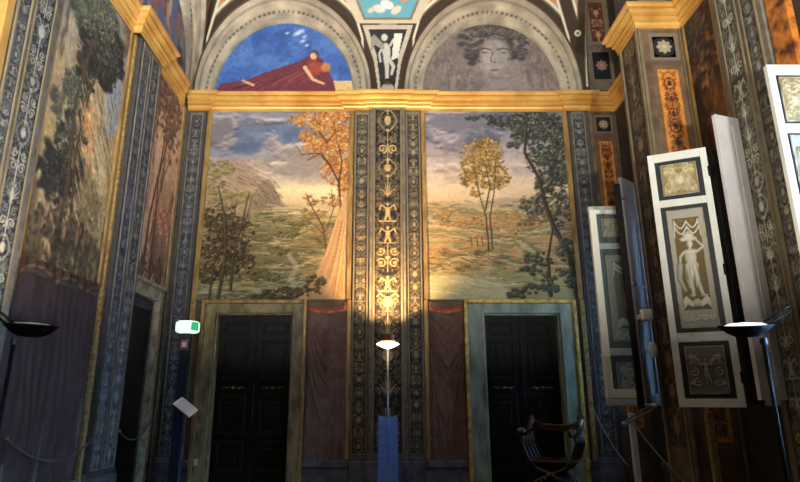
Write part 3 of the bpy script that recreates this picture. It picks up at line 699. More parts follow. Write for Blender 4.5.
# centre of the back wall
root = pilaster('broad central pilaster of candelabra ornament behind the glowing lamp', FB, -.478, .492, FZ, CZ0-.06, .045,
    [(-.452,-.285,DK,FGc,FGd,4,0), (.305,.468,DK,FGc,FGd,9,0)], res=100)
mb = MB(); FB.box(mb, -.245, .265, FZ, CZ0-.04, .045, .10, .006); mb.build('raised_shaft', STONE, root)
cv = Canvas(.36, 4.82, 105, DK); candelabra(cv, DK, (168,146,100), (112,98,72), seed=21); cv.grit(.15, .05)
panel('ornament_panel', cv, FB, -.17, .85, .104, root)
mb = MB()
for e in (-.20, .19): FB.box(mb, e, e+.03, .81, CZ0-.05, .095, .122, .005)
FB.box(mb, -.17, .19, .81, .85, .095, .118, .005); mb.build('moulding', MOULD, root, split=True)
mb = MB(); FB.box(mb, -.265, .285, FZ, FZ+.3, .08, .135, .008); mb.build('plinth', DADO, root)
# corners of the back wall
pilaster('dark narrow pilaster in the left corner of the back wall', FB, -2.96, -2.71, FZ, CZ0-.06, .03, [(-2.92,-2.77,(30,34,40),(112,112,108),(80,82,84),6,0)], STONED, res=90)
pilaster('dark narrow pilaster beside the right landscape fresco', FB, 2.72, 3.02, FZ, CZ0-.05, .03, [(2.78,2.94,(30,34,40),(120,118,112),(84,84,84),7,0)], STONED, res=90)
# left wall
pilaster('grey pilaster on the left wall between its two frescoes', FL, 6.035, 6.635, FZ, CZ0-.06, .09, [(6.10,6.27,(40,46,56),(124,124,118),(88,92,94),12,0),(6.36,6.57,(40,46,56),(140,134,118),(92,92,90),13,0)], STONED)
pilaster('big near pilaster at the left edge with two ornament strips', FL, 3.94, 4.50, FZ, CZ0-.06, .065, [(3.97,4.10,(24,29,36),(150,142,122),(92,92,88),14,0),(4.17,4.40,(24,29,36),(172,166,146),(116,114,104),15,0)], STONE, res=95)
pilaster('narrow blue-grey pilaster at the far end of the left wall', FL, 7.765, 7.865, FZ, CZ0-.05, .02, [(7.79,7.845,(30,34,40),(104,104,104),(74,76,80),16,0)], STONED, plinth=False)
strip('gilded_strip', FL, 3.84, 3.925, FZ, CZ0-.06, .07, GOLD, 'broad orange-gold strip at the far left edge')
strip('gilded_strip', FL, 5.965, 6.02, FZ, 5.68, .05, GOLDD, 'marbled gold strip right of the near left fresco')
# right wall
pilaster('near right pilaster with tall pale grotesque figures beside the leaning shutter', FR, -5.14, -4.46, FZ, CZ0-.05, .08, [(-5.05,-4.80,(56,55,50),(182,178,160),(126,122,108),17,0),(-4.71,-4.54,(42,42,40),(140,136,122),(92,90,82),18,0)], STONE, res=95)
strip('gilded_strip', FR, -4.44, -4.2, FZ, CZ0-.05, .06, mat('orange_ornament_strip', (198,122,46), .5, .1, noise=.5, nscale=9, col2=(80,40,20)), 'orange strip right of the near right pilaster')

# ---------------------------------------------------------------- projecting pier on the right wall
FPc = Frame((2.93, 5.88, 0), (1, 0, 0), (0, -1, 0))       # face towards the camera, u from 0 to .52
FPs = Frame((2.93, 0, 0), (0, -1, 0), (-1, 0, 0))         # face towards the room
pier = empty('pier', (3.19, 6.13, FZ)); tag(pier, 'projecting pier with orange ornament panel between the two windows', 'pier')
MB().box(2.93, WR-.003, 5.88, 6.38, FZ, CZ0-.04).build('shaft', TAUPE, pier)
MB().box(2.93, WR-.003, 5.88, 6.38, CZ1+.04, 8.5).build('upper_shaft', STONED, pier)
def rosette_panel(w, h, bg=(28,30,32), fg=(150,138,118)):
    cv = Canvas(w, h, 110, (112,102,86)); b = w*.13; cv.rect(b, w-b, b, h-b, bg, z=-.004)
    for k in range(8):
        a = k*math.pi/4; cv.ell(w/2+math.cos(a)*w*.15, h/2+math.sin(a)*w*.15, w*.12, w*.075, fg, 1, a, .15, dome=.012)
    cv.ell(w/2, h/2, w*.08, w*.08, [c*1.15 for c in fg], 1, 0, .15, dome=.02); return cv
def orange_panel(w, h, seed):
    cv = Canvas(w, h, 110, (104,84,60)); b = w*.16; cv.rect(b, w-b, b, h-b, (192,126,52)); cv.rect(b, w-b, b, h-b, (192,126,52))
    candelabra(cv, (192,126,52), (52,30,24), (92,46,28), b*1.6, w-b*1.6, b*1.5, h-b*1.5, seed=seed); cv.grit(.2, .06); return cv
panel('rosette_panel', rosette_panel(.34, .36), FPc, .12, 5.28, .004, pier, RELIEF)
panel('orange_panel', orange_panel(.36, 2.2, 31), FPc, .11, 3.02, .004, pier)
panel('orange_panel', orange_panel(.36, 1.9, 33), FPc, .11, 1.05, .004, pier)
cv = Canvas(.34, 4.6, 70, (50,42,36)); candelabra(cv, (50,42,36), (132,116,92), (92,78,62), seed=35); panel('ornament_panel', cv, FPs, -6.3, 1.05, .004, pier)
mb = MB()
FPc.box(mb, 0, .035, FZ, CZ0-.05, 0, .02, .004); FPc.box(mb, .482, .515, FZ, CZ0-.05, 0, .02, .004)
FPs.box(mb, -6.38, -6.33, FZ, CZ0-.05, 0, .02, .004); FPs.box(mb, -5.93, -5.88, FZ, CZ0-.05, 0, .02, .004); mb.build('moulding', MOULD, pier, split=True)
panel('rosette_panel', rosette_panel(.4, .5, (30,42,52)), FPc, .06, CZ1+.12, .004, pier, RELIEF)
# end bay of the back wall beyond the pier
bay = empty('wall_bay_panelling', (3.23, D, FZ)); tag(bay, 'rosette and orange ornament panels in the right corner bay', 'wall panelling')
MB().box(3.03, 3.44, D-.02, D, FZ, CZ0-.06).build('backing', TAUPE, bay)
panel('rosette_panel', rosette_panel(.28, .30), FB, 3.1, 5.33, .024, bay, RELIEF)
panel('orange_panel', orange_panel(.3, 2.1, 37), FB, 3.09, 3.15, .024, bay)
panel('orange_panel', orange_panel(.3, 1.9, 38), FB, 3.09, 1.1, .024, bay)

# ---------------------------------------------------------------- lunettes and vault
def lunette_canvas(rx, h, kind):
    cv = Canvas(2*rx, h, 95); w = 2*rx; X = lambda u: u*w; Y = lambda v: (1-v)*h
    if kind == 'blue':
        cv.C[:] = (58,92,156)
        n = cv.n(.3, 5); cv.mix(np.clip((n-.45)*4, 0, 1)*.6, (86,120,178)); n = cv.n(.2, 5); cv.mix(np.clip((n-.55)*5, 0, 1)*.5, (42,66,122))
        cv.poly([(X(.82),Y(.8)),(w,Y(.8)),(w,0),(X(.8),0)], (196,166,112))
        # a heap of maroon drapery under small white clouds
        cv.poly([(X(.0),0),(X(.04),Y(.84)),(X(.22),Y(.80)),(X(.34),Y(.70)),(X(.5),Y(.6)),(X(.6),Y(.54)),(X(.68),Y(.44)),(X(.76),Y(.5)),(X(.8),Y(.62)),(X(.85),Y(.8)),(X(.88),0)], (100,48,56))
        for k in range(26):
            a0 = rnd.uniform(.08, .7); cv.line([(X(a0), Y(.93-.1*rnd.random()-.25*max(0,a0-.3))), (X(a0+.1), Y(.84-.36*max(0,a0-.15))), (X(min(.8,a0+.2)), Y(.8-.42*max(0,a0-.1)))], .03, rnd.choice([(128,70,76),(70,28,40),(112,58,64),(84,38,48)]), .6, w1=.01)
        cv.ell(X(.71), Y(.44), .07, .085, (86,60,44), 1, .3); cv.ell(X(.7), Y(.47), .055, .07, (208,166,134), .95, .3, .3); cv.ell(X(.71), Y(.62), .13, .16, (150,66,52), .9, .4, .4)
        cv.ell(X(.79), Y(.62), .09, .1, (184,120,62), .9, 0, .4); cv.line([(X(.64),Y(.62)),(X(.7),Y(.78)),(X(.78),Y(.84))], .06, (214,170,138), .95, w1=.035); cv.line([(X(.2),Y(.8)),(X(.28),Y(.86))], .04, (206,160,130), .9)
        for a, b, r_ in ((.6,.13,.09),(.57,.16,.08),(.62,.26,.07),(.65,.32,.05),(.63,.2,.05),(.5,.15,.05)): cv.ell(X(a), Y(b), r_, r_*.6, (206,212,222), .75, .5, .8)
    else:
        cv.C[:] = (112,102,98)
        n = cv.n(.1, 4); cv.mix(np.clip((n-.48)*5, 0, 1)*.5, (84,76,74)); n = cv.n(.08, 3, .5, 2.); cv.mix(np.clip((n-.55)*6, 0, 1)*.5, (142,132,126))
        # a plain charcoal study of a rounded head-like mass: dark curls round a pale oval, no likeness
        tuft(cv, X(.5), Y(.3), .34, .3, ((58,54,54),(80,75,74),(104,98,94)), 46, .04, .09)
        cv.poly([(X(.42),Y(.6)),(X(.7),Y(.5)),(X(.74),Y(.84)),(X(.88),Y(.97)),(X(.9),0),(X(.36),0),(X(.46),Y(.86))], (124,117,112), .85)
        cv.ell(X(.54), Y(.44), .26, .36, (140,133,127), .95, -.12, .35); cv.ell(X(.47), Y(.5), .14, .26, (160,152,145), .7, -.1, .7)
        for sx_ in (.46, .60): cv.line([(X(sx_-.05),Y(.37)),(X(sx_),Y(.35)),(X(sx_+.05),Y(.37))], .025, (70,66,66), .8); cv.ell(X(sx_), Y(.41), .05, .022, (72,68,68), .85); cv.ell(X(sx_), Y(.395), .045, .012, (166,158,150), .6)
        cv.line([(X(.52),Y(.4)),(X(.50),Y(.53)),(X(.54),Y(.55))], .022, (84,78,76), .75); cv.ell(X(.53), Y(.65), .075, .022, (78,72,70), .85); cv.ell(X(.53), Y(.69), .06, .02, (158,150,142), .6); cv.ell(X(.53), Y(.76), .1, .03, (96,90,88), .6)
        tuft(cv, X(.54), Y(.13), .26, .09, ((60,56,56),(92,86,84),(140,132,126)), 22, .03, .06); tuft(cv, X(.36), Y(.34), .06, .2, ((56,52,52),(80,75,74),(110,104,100)), 12, .03, .06); tuft(cv, X(.73), Y(.32), .07, .2, ((56,52,52),(80,75,74),(120,112,108)), 14, .03, .06)
    cv.grit(.14, .03); return cv
def half_disc(name, cv, fr, uc, z0, rx, h, n, parent, m=None):
    """canvas clipped to a half ellipse"""
    ny, nx = cv.ny, cv.nx; s = np.linspace(-1, 1, nx)
    Xn = (cv.X/cv.w*2-1); t = cv.Y/cv.h; top = np.sqrt(np.clip(1-Xn**2, 0, 1))
    Yn = np.minimum(t, top)
    P = np.array(fr.o) + (uc+Xn*rx)[..., None]*np.array(fr.U) + (z0+Yn*h)[..., None]*np.array(fr.V) + (n+0*Xn)[..., None]*np.array(fr.N)
    keep = (t[:-1,:-1] <= np.maximum(top[:-1,:-1], top[:-1,1:]))
    return grid_mesh(name, P, cv.C, m or FRESCO, parent, keep=keep)
def lean(z):           # how far the vault has come forward at height z
    q = np.clip((z-CZ1)/2.4, 0, 1); return .04+.62*q**1.6
def arch(name, fr, uc, z0, ri, hi, ro, ho, parent, ns=150, nr=34):
    t = np.linspace(0, math.pi, ns)[None, :]; k = np.linspace(0, 1, nr)[:, None]
    rx = ri+(ro-ri)*k; hh = hi+(ho-hi)*k
    U_ = uc - rx*np.cos(t); Z = z0 + hh*np.sin(t)
    steps = np.interp(k, [0,.03,.06,.42,.46,.5,.55,.72,.76,.9,1], [0,.02,.05,.05,.03,.06,.075,.075,.10,.12,.13]) 
    Nn = steps + np.clip(lean(Z)-.04, 0, 9)*np.clip(k, 0, 1)**1.0*1.05 + 0*t
    C = np.empty(U_.shape+(3,)); C[:] = (140,133,116)
    C[(k[:, 0] > .46) & (k[:, 0] < .56)] = (150,140,122)
    dots = ((k > .36) & (k < .46)) & (np.sin(t*95) > 0); C[dots] = (84,78,72)
    C[((k > .7) & (k < .76)) & (t > -1)] = (120,112,98)
    C[((k > .93)) & (t > -1)] = (58,46,36)
    C *= (1+.6*(fbm(nr, ns, 9, 4)-.5))[..., None]
    P = np.array(fr.o) + U_[..., None]*np.array(fr.U) + Z[..., None]*np.array(fr.V) + Nn[..., None]*np.array(fr.N)
    return grid_mesh(name, P, C, FRESCO, parent, flip=False, smooth=False)
def lunette(fr, uc, ri, hi, ro, ho, kind, label, canvas=None):
    root = empty('lunette_fresco', fr.p(uc, CZ1, 0)); tag(root, label, 'lunette fresco')
    half_disc('painted_scene', canvas or lunette_canvas(ri, hi, kind), fr, uc, CZ1, ri+.02, hi+.02, .008, root)
    arch('arch_moulding', fr, uc, CZ1, ri, hi, ro, ho, root)
    return root
lunette(FB, -1.57, 1.05, 1.27, 1.35, 1.55, 'blue', 'blue lunette with maroon drapery and white clouds over the left landscape')
lunette(FB, 1.60, 1.04, 1.25, 1.36, 1.55, 'grey', 'grey charcoal-drawn lunette over the right landscape')
cvl = Canvas(1.9, 1.2, 70, (88,104,140)); cvl.mix(np.clip((cvl.n(.2,4,.6,1.6)-.5)*7,0,1)*.8, (150,120,96)); cvl.mix(np.clip((cvl.n(.2,4)-.55)*7,0,1)*.8, (52,56,52))
for k in range(8): cvl.ell(rnd.uniform(.2,1.7), rnd.uniform(.2,.8), .07, .2, rnd.choice([(196,140,116),(170,80,66),(110,120,80),(206,180,160)]), .8, rnd.uniform(-.6,.6), .3)
lunette(FL, 6.72, .95, 1.25, 1.13, 1.5, '', 'blue and red lunette on the left wall above the cornice', cvl)

# painted vault coves: grids that lean forward, cut open over the lunettes
def cove(name, fr, u0, u1, z0, z1, luns, painter, res=72, mitre=(1, 1)):
    w, h = u1-u0, z1-z0; cv = Canvas(w, h, res); painter(cv, u0, z0)
    Z = z0+cv.Y; L = lean(Z); a = (u0+L*mitre[0]); b = (u1-L*mitre[1])
    U_ = np.clip(u0+cv.X, a, b)
    P = np.array(fr.o) + U_[..., None]*np.array(fr.U) + Z[..., None]*np.array(fr.V) + L[..., None]*np.array(fr.N)
    keep = np.ones((cv.ny-1, cv.nx-1), bool)
    for uc, rx, hh in luns:
        inside = ((U_-uc)/rx)**2 + ((Z-CZ1)/hh)**2 < 1; keep &= ~inside[:-1, :-1]
    ue = u0+cv.X; keep &= ~((ue[:-1,:-1] < a[:-1,:-1]-.03) | (ue[:-1,:-1] > b[:-1,:-1]+.03))
    o = grid_mesh(name, P, cv.C, FRESCO, keep=keep); return tag(o, kind='structure')
def paint_back(cv, u0, z0):
    cv.C[:] = (140,128,106); cv.grit(.2, .1)
    T = lambda u, z: (u-u0, z-z0)
    BR, WH = (54,42,30), (200,192,170)
    for uc in (-1.57, 1.60):
        for rr, ww, c_ in ((1.44,.15,BR),(1.545,.035,WH)):
            pts = [T(uc-rr*math.cos(t)*1.0, CZ1+rr*1.14*math.sin(t)) for t in np.linspace(.0, math.pi, 40)]
            cv.line(pts, ww, c_)
        for sg in (-1, 1):
            e = uc+sg*1.33
            # fanning ribs
            for dx, ww, c_ in ((.0,.2,BR),(.12,.035,WH),(-.12,.035,WH)):
                cv.line([T(e+sg*dx, CZ1+.15), T(e-sg*(.02-dx), CZ1+.9), T(e-sg*(.32-dx), 7.85)], ww, c_)
            cv.line([T(e+sg*.04, CZ1+.2), T(e+sg*.05, CZ1+.9), T(e+sg*.08, 7.9)], .13, BR)
            cv.ell(*T(e+sg*.0, CZ1+.97), .05, .05, WH, 1, 0, .1); cv.ell(*T(e+sg*.0, CZ1+.97), .02, .02, BR, 1, 0, .1)
        for k in (-1, 1):
            cv.poly([T(uc+k*.35, CZ1+1.68), T(uc+k*1.0, CZ1+1.42), T(uc+k*.95, 7.95), T(uc+k*.4, 7.95)], (184,112,58)); 
            cv.ell(*T(uc+k*.52, CZ1+1.56), .035, .035, (214,196,140), 1, 0, .1)
    # centre spandrel: framed blue panel above, small pale winged child on a ball below
    cv.poly([T(-.12,CZ1),T(.14,CZ1),T(.22,6.5),T(.40,7.06),T(-.38,7.06),T(-.20,6.5)], (168,160,142)); 
    cv.poly([T(-.085,CZ1),T(.105,CZ1),T(.18,6.6),T(.31,7.0),T(-.29,7.0),T(-.16,6.6)], (34,36,40))
    cv.poly([T(-.46,7.08),T(.48,7.08),T(.95,8.0),T(-.93,8.0)], (178,168,146)); cv.poly([T(-.36,7.14),T(.38,7.14),T(.75,8.0),T(-.73,8.0)], (112,104,88)); cv.poly([T(-.33,7.17),T(.35,7.17),T(.7,8.0),T(-.68,8.0)], (88,146,160))
    for a, b, r_, c_ in ((-.12,7.3,.11,(222,190,176)),(.0,7.36,.12,(232,208,196)),(.14,7.28,.1,(226,180,160)),(-.24,7.28,.07,(214,170,140)),(.26,7.42,.06,(190,120,80)),(.02,7.5,.09,(226,206,196))):
        cv.ell(*T(a,b), r_, r_*.6, c_, .95, rnd.uniform(-.6,.6), .3)
    G = (176,172,160); G2 = (128,124,114)
    cv.ell(*T(.01,CZ1+.1), .1, .09, (150,144,134), 1, 0, .15)
    cv.line([T(.0,6.2),T(.0,6.42),T(-.02,6.55)], .05, G, w1=.08); cv.line([T(.07,6.3),T(.1,6.42),T(.02,6.55)], .04, G, w1=.07)
    cv.ell(*T(-.01,6.66), .065, .13, G, 1, .1, .15); cv.ell(*T(-.04,6.87), .05, .055, G, 1, 0, .15)
    cv.line([T(-.05,6.75),T(-.12,6.62),T(-.1,6.5)], .035, G); cv.line([T(.05,6.75),T(.1,6.84)], .035, G)
    for k in range(4): cv.line([T(-.06,6.76-k*.02),T(-.2,6.9-k*.04),T(-.24,6.84-k*.05)], .03, G2)
    cv.poly([T(.07,6.52),T(.17,6.56),T(.24,6.93),T(.11,6.93)], (196,194,184))
def paint_side(cv, u0, z0):
    cv.C[:] = (158,140,116); cv.grit(.15, .1)
    for rr, ww, c_ in ((1.17,.07,(60,46,34)),(1.25,.05,(204,190,164)),(1.36,.1,(110,84,60))):
        cv.line([(6.72-u0-rr*math.cos(t), CZ1-z0+rr*1.32*math.sin(t)) for t in np.linspace(0, math.pi, 40)], ww, c_)
cove('ceiling_cove_back', FB, WL, 3.06, CZ1, 7.95, [(-1.57,1.345,1.545),(1.60,1.355,1.545)], paint_back, 80, (1, .0))
cove('ceiling_cove_left', FL, 3.0, D, CZ1, 7.95, [(6.72,1.125,1.49)], paint_side, 60, (0, 1))
# corner bay above the cornice on the right
ub = empty('upper_wall_panelling', (3.25, D, CZ1)); tag(ub, 'dark rosette panel above the cornice in the right corner', 'wall panelling')
MB().box(3.07, WR, D-.14, D, CZ1+.02, 8.2).build('backing', STONE, ub)
panel('rosette_panel', rosette_panel(.34, .55, (26,32,34), (140,110,96)), FB, 3.09, CZ1+.16, .145, ub, RELIEF)
cv = Canvas(.32, .8, 90, (120,106,84)); candelabra(cv, (74,34,30), (170,140,104), (110,70,54), .05, .27, .05, .75, seed=41); panel('ornament_panel', cv, FB, 3.1, CZ1+.8, .145, ub)
for a, b, s_ in ((3.06, 3.09, .16),): FB.box(MB(), a, b, 0, 1, 0, 1)

# ---------------------------------------------------------------- doors
def double_door(idx, u0, u1, ztop, fo, fm_out, fm_in, ftop):
    root = empty(f'door_{idx}', ((u0+u1)/2, D+.1, FZ)); tag(root, kind='structure')
    yb = D+.12; mid = (u0+u1)/2
    for k, (a, b) in enumerate(((u0, mid-.004), (mid+.004, u1))):
        lf = MB().box(a, b, yb, yb+.06, FZ, ztop, .003).build('door_leaf', DOORW, root)
        w = b-a
        for z0, z1 in ((FZ+.1, 1.02), (1.12, 1.58), (1.84, 2.36)) if False else ((.6,.98), (1.06,1.56), (1.76,2.30), (2.37,2.54)):
            mb = MB(); m_ = .085
            for q, d in ((0,.018), (.028,.010)):
                x0, x1, a0, a1 = a+m_+q, b-m_-q, z0+q, z1-q
                mb.box(x0, x1, yb-d, yb, a0, a0+.024, .004); mb.box(x0, x1, yb-d, yb, a1-.024, a1, .004)
                mb.box(x0, x0+.024, yb-d, yb, a0+.024, a1-.024, .004); mb.box(x1-.024, x1, yb-d, yb, a0+.024, a1-.024, .004)
            if z1-z0 > .3: mb.box(a+m_+.085, b-m_-.085, yb-.014, yb, z0+.085, z1-.085, .006)
            mb.build('panel_moulding', DOORW, root)
        # carved gilt scrollwork on the lock rail
        mb = MB(); c_ = (a+b)/2
        for s_ in (-1, 1):
            mb.tube([(c_+s_*(.03+t*.012), yb-.012, 1.66+.016*math.sin(t*1.1)) for t in range(10)], .0045, 6)
            mb.ball((c_+s_*.09, yb-.012, 1.66), .012, (1, .6, 1), 8)
        mb.ball((c_, yb-.012, 1.66), .02, (1, .5, 1), 10); mb.build('gilt_ornament', DOORG, root)
    MB().box(mid-.018, mid+.018, yb-.02, yb, FZ, ztop, .004).build('meeting_strip', DOORW, root)
    # surround
    a, b = fo
    fr = MB()
    fr.box(a+.05, u0, D-.05, D, FZ, ftop-.05, .006); fr.box(u1, b-.05, D-.05, D, FZ, ftop-.05, .006); fr.box(u0, u1, D-.05, D, ztop, ftop-.05, .006)
    fr.box(u0-.03, u0, D-.065, D-.05, FZ, ztop+.03, .004); fr.box(u1, u1+.03, D-.065, D-.05, FZ, ztop+.03, .004); fr.box(u0, u1, D-.065, D-.05, ztop, ztop+.03, .004)
    fr.build('door_surround', fm_in, root)
    fr = MB(); fr.box(a, a+.05, D-.075, D, FZ, ftop, .008); fr.box(b-.05, b, D-.075, D, FZ, ftop, .008); fr.box(a+.05, b-.05, D-.075, D, ftop-.05, ftop, .008)
    fr.build('gilded_surround_edge', fm_out, root)
    # reveal
    fr = MB(); fr.box(u0-.0, u0+.02, D, yb, FZ, ztop); fr.box(u1-.02, u1, D, yb, FZ, ztop); fr.box(u0+.02, u1-.02, D, yb, ztop-.02, ztop); fr.build('door_reveal', fm_in, root)
double_door(1, DR1[0], DR1[1], DR1[2], (-2.53,-1.09), GOLDL, MARB_T, 2.825)
double_door(2, DR2[0], DR2[1], DR2[2], (1.045,2.58), mat('pale_gilding', (206,180,96), .45, .3, noise=.4, nscale=12, col2=(150,120,60)), MARB_B, 2.83)
# left wall doorway
root = empty('door_3', (WL-.1, 7.1, FZ)); tag(root, kind='structure')
mb = MB()
FL.box(mb, 6.66, LD[0], FZ, 2.88, 0, .03, .01); FL.box(mb, LD[1], 7.52, FZ, 2.88, 0, .07, .01); FL.box(mb, LD[0], LD[1], LD[2], 2.88, 0, .07, .01)
FL.box(mb, LD[1], LD[1]+.03, FZ, LD[2]+.03, .07, .085, .004); FL.box(mb, LD[0], LD[1], LD[2], LD[2]+.03, .07, .085, .004)
FL.box(mb, 6.68, 7.54, 2.88, 2.93, 0, .10, .01)
mb.build('door_surround', MARB_G, root)
MB().box(WL-.05, WL-.02, LD[0], LD[1], FZ, LD[2]-.12).build('door_leaf', DOORW, root)  # black sheet near the wall face, standing in for the doorway's dark interior
MB().box(WL-.2, WL-.01, LD[0], LD[1], LD[2]-.12, LD[2]).build('lintel_lining', STONED, root)
strip('gilded_strip', FL, 7.60, 7.66, FZ, 2.9, .04, GOLDD, 'marbled gold strip right of the left wall doorway')
strip('gilded_strip', FB, -2.69, -2.62, .77, 2.83, .04, GOLDD, 'marbled gold strip left of the left door')
strip('gilded_strip', FB, -.545, -.485, .77, 2.83, .04, GOLDL, 'gilded strip right of the left painted curtain')
strip('gilded_strip', FB, .502, .562, .77, 2.83, .04, GOLDL, 'gilded strip left of the right painted curtain')
strip('gilded_strip', FB, 2.64, 2.705, .77, 2.83, .04, GOLDD, 'marbled gold strip right of the right door')

# ---------------------------------------------------------------- shutters
def P3(px, py, y):
    f, cx = 578., 387.; th = R(15.4); c, s = math.cos(th), math.sin(th); u, v = (px-cx)/f, (241-py)/f
    k = y/(c-v*s); return Vector((u*k, y, 1.5+(s+v*c)*k))
def shutter_canvas_top(w, h):
    cv = Canvas(w, h, 190, (128,114,78)); curl_field(cv, None, (170,158,120), 90, 5); cv.ell(w/2, h/2, w*.12, w*.15, (184,176,146), 1, 0, .1, dome=.02); return cv
def shutter_canvas_mid(w, h, gold=(98,82,44)):
    cv = Canvas(w, h, 190, (150,150,136)); cv.rect(w*.12, w*.88, h*.14, h*.93, gold, z=-.003)
    F = (186,186,172)
    for s_ in (-1, 1):     # swags under the arch
        for q in (0, .05): cv.line([(w/2+s_*w*.34*t/10, h*(.90-q-.06*math.sin(math.pi*t/10))) for t in range(11)], w*.055, F, dome=.014)
        cv.line([(w/2+s_*w*.34, h*.91), (w/2+s_*w*.37, h*.76)], w*.05, F, w1=w*.03, dome=.014); cv.ell(w/2+s_*w*.17, h*.91, w*.08, w*.07, (110,92,60), 1, 0, .2)
    fig(cv, w*.5, h*.25, h*.52, F, z=.024)
    cv.ell(w/2, h*.2, w*.13, w*.13, (172,172,156), 1, 0, .1, dome=.025)
    for s_ in (-1, 1):
        for k in range(4): cv.line([(w/2+s_*w*.12, h*(.2-.01*k)), (w/2+s_*w*.28, h*(.25-.018*k)), (w/2+s_*w*.36, h*(.22-.02*k))], w*.05, F, dome=.014)
        for k in range(2): cv.line(spiral(w/2+s_*w*(.16+.2*k), h*.07, w*.1, 1.2, 0, s_), w*.05, F, dome=.014)
    cv.line(spiral(w/2, h*.075, w*.08, 1.1, 0), w*.04, F, dome=.014); return cv
def shutter_canvas_low(w, h):
    cv = Canvas(w, h, 190, (104,103,94)); F = (156,158,148)
    fig(cv, w*.5, h*.2, h*.58, F, arms='open', z=.024)
    for s_ in (-1, 1):
        for k, (a, b, r_) in enumerate(((.24,.7,.15),(.34,.45,.13),(.26,.22,.13),(.4,.78,.07),(.4,.2,.06))): cv.line(spiral(w/2+s_*w*a, h*b, w*r_, 1.3, 1.5, s_*(1 if k % 2 else -1)), w*.04, F, dome=.014)
        cv.line([(w/2+s_*w*.1, h*.6), (w/2+s_*w*.3, h*.8), (w/2+s_*w*.42, h*.62)], w*.05, F, dome=.014)
    return cv
def shutter(p0, p1, z0, z1, label, group='painted window shutters', bright=WHITE, gold=(98,82,44)):
    """p0 free edge, p1 hinge edge (plan); painted face towards the camera"""
    p0, p1 = Vector(p0), Vector(p1); d = (p1-p0); w = d.length; U = d.normalized(); N = Vector((U.y, -U.x))
    fr = Frame((p0.x, p0.y, 0), (U.x, U.y, 0), (N.x, N.y, 0))
    root = empty('window_shutter', (*p1, z0)); tag(root, label, 'shutter', group)
    H = z1-z0; st = .058
    mb = MB(); fr.box(mb, 0, st, z0, z1, -.045, 0, .004); fr.box(mb, w-st, w, z0, z1, -.045, 0, .004)
    rails = [(0, .03), (.235, .27), (.77, .80), (.965, 1)]
    rails = [(z0+a*H, z0+b*H) for a, b in rails]
    for a, b in rails: fr.box(mb, st, w-st, a, b, -.045, 0, .004)
    mb.build('shutter_frame', bright, root)
    mb = MB(); fr.box(mb, st, w-st, z0+.02, z1-.02, -.04, -.014); bk = mb.build('navy_field', NAVY, root)
    ins = (w-2*st)*.13
    cells = [(rails[k][1], rails[k+1][0]) for k in range(3)]
    for k, (a, b) in enumerate(cells):
        pw, ph = w-2*st-2*ins, b-a-2*ins*.9
        cv = (shutter_canvas_low, lambda w_, h_: shutter_canvas_mid(w_, h_, gold), shutter_canvas_top)[k](pw, ph)
        panel(('winged_figure_panel', 'standing_figure_panel', 'scrollwork_panel')[k], cv, fr, st+ins, a+ins*.9, -.008, root, RELIEF, smooth=False)
        mb = MB(); e = .008
        u0, u1, v0, v1 = st+ins-e, st+ins+pw+e, a+ins*.9-e, a+ins*.9+ph+e
        fr.box(mb, u0, u0+e, v0, v1, -.014, -.002); fr.box(mb, u1-e, u1, v0, v1, -.014, -.002); fr.box(mb, u0+e, u1-e, v0, v0+e, -.014, -.002); fr.box(mb, u0+e, u1-e, v1-e, v1, -.014, -.002)
        mb.build('panel_bead', MARB_G, root)
    mb = MB()
    for zz in (z0+.25, z0+H*.5, z1-.25): mb.tube([(p1.x, p1.y, zz-.05), (p1.x, p1.y, zz+.05)], .012, 8)
    mb.build('hinge', BLACK, root, split=True)
    return root
shutter((2.605, 5.36), (3.075, 5.14), 1.44, 3.86, 'fully visible white shutter with three relief panels in front of the pier')
shutter((2.54, 6.93), (3.40, 6.84), 1.44, 3.86, 'far white shutter half hidden behind a dark-edged casement')
shutter((3.07, 4.13), (3.42, 4.13), 1.5, 4.12, 'nearest white shutter cut off by the right edge')

def casement(label, p0, p1, z0, z1, face, dark_edge=None, bars=(.5,)):
    p0, p1 = Vector(p0), Vector(p1); d = p1-p0; w = d.length; U = d.normalized(); N = Vector((U.y, -U.x))
    fr = Frame((p0.x, p0.y, 0), (U.x, U.y, 0), (N.x, N.y, 0)); root = empty('window_casement', (*p1, z0)); tag(root, label, 'window casement')
    st = min(.09, w*.3); mb = MB()
    fr.box(mb, 0, st, z0, z1, -.04, 0, .004); fr.box(mb, w-st, w, z0, z1, -.04, 0, .004)
    H = z1-z0
    fr.box(mb, st, w-st, z0, z0+.1, -.04, 0, .004); fr.box(mb, st, w-st, z1-.1, z1, -.04, 0, .004)
    for b in bars: fr.box(mb, st, w-st, z0+H*b-.02, z0+H*b+.02, -.035, -.005, .003)
    mb.build('casement_frame', face, root)
    mb = MB(); fr.box(mb, st, w-st, z0+.1, z1-.1, -.034, -.012); mb.build('casement_board', face, root)
    if dark_edge:
        mb = MB(); fr.box(mb, -.045, 0, z0-.01, z1+.01, -.055, .015, .005); mb.build('edge_strip', dark_edge, root)
    return root, fr, w
casement('white casement leaf standing open right of the full shutter', (3.085, 4.93), (3.36, 5.02), 1.5, 4.10, CASE, None)
r1, f1, w1 = casement('grey casement leaf with dark edge in front of the far shutter', (2.695, 6.22), (2.98, 6.46), 1.47, 3.98, mat('grey_casement_paint', (132,132,142), .5, noise=.15))
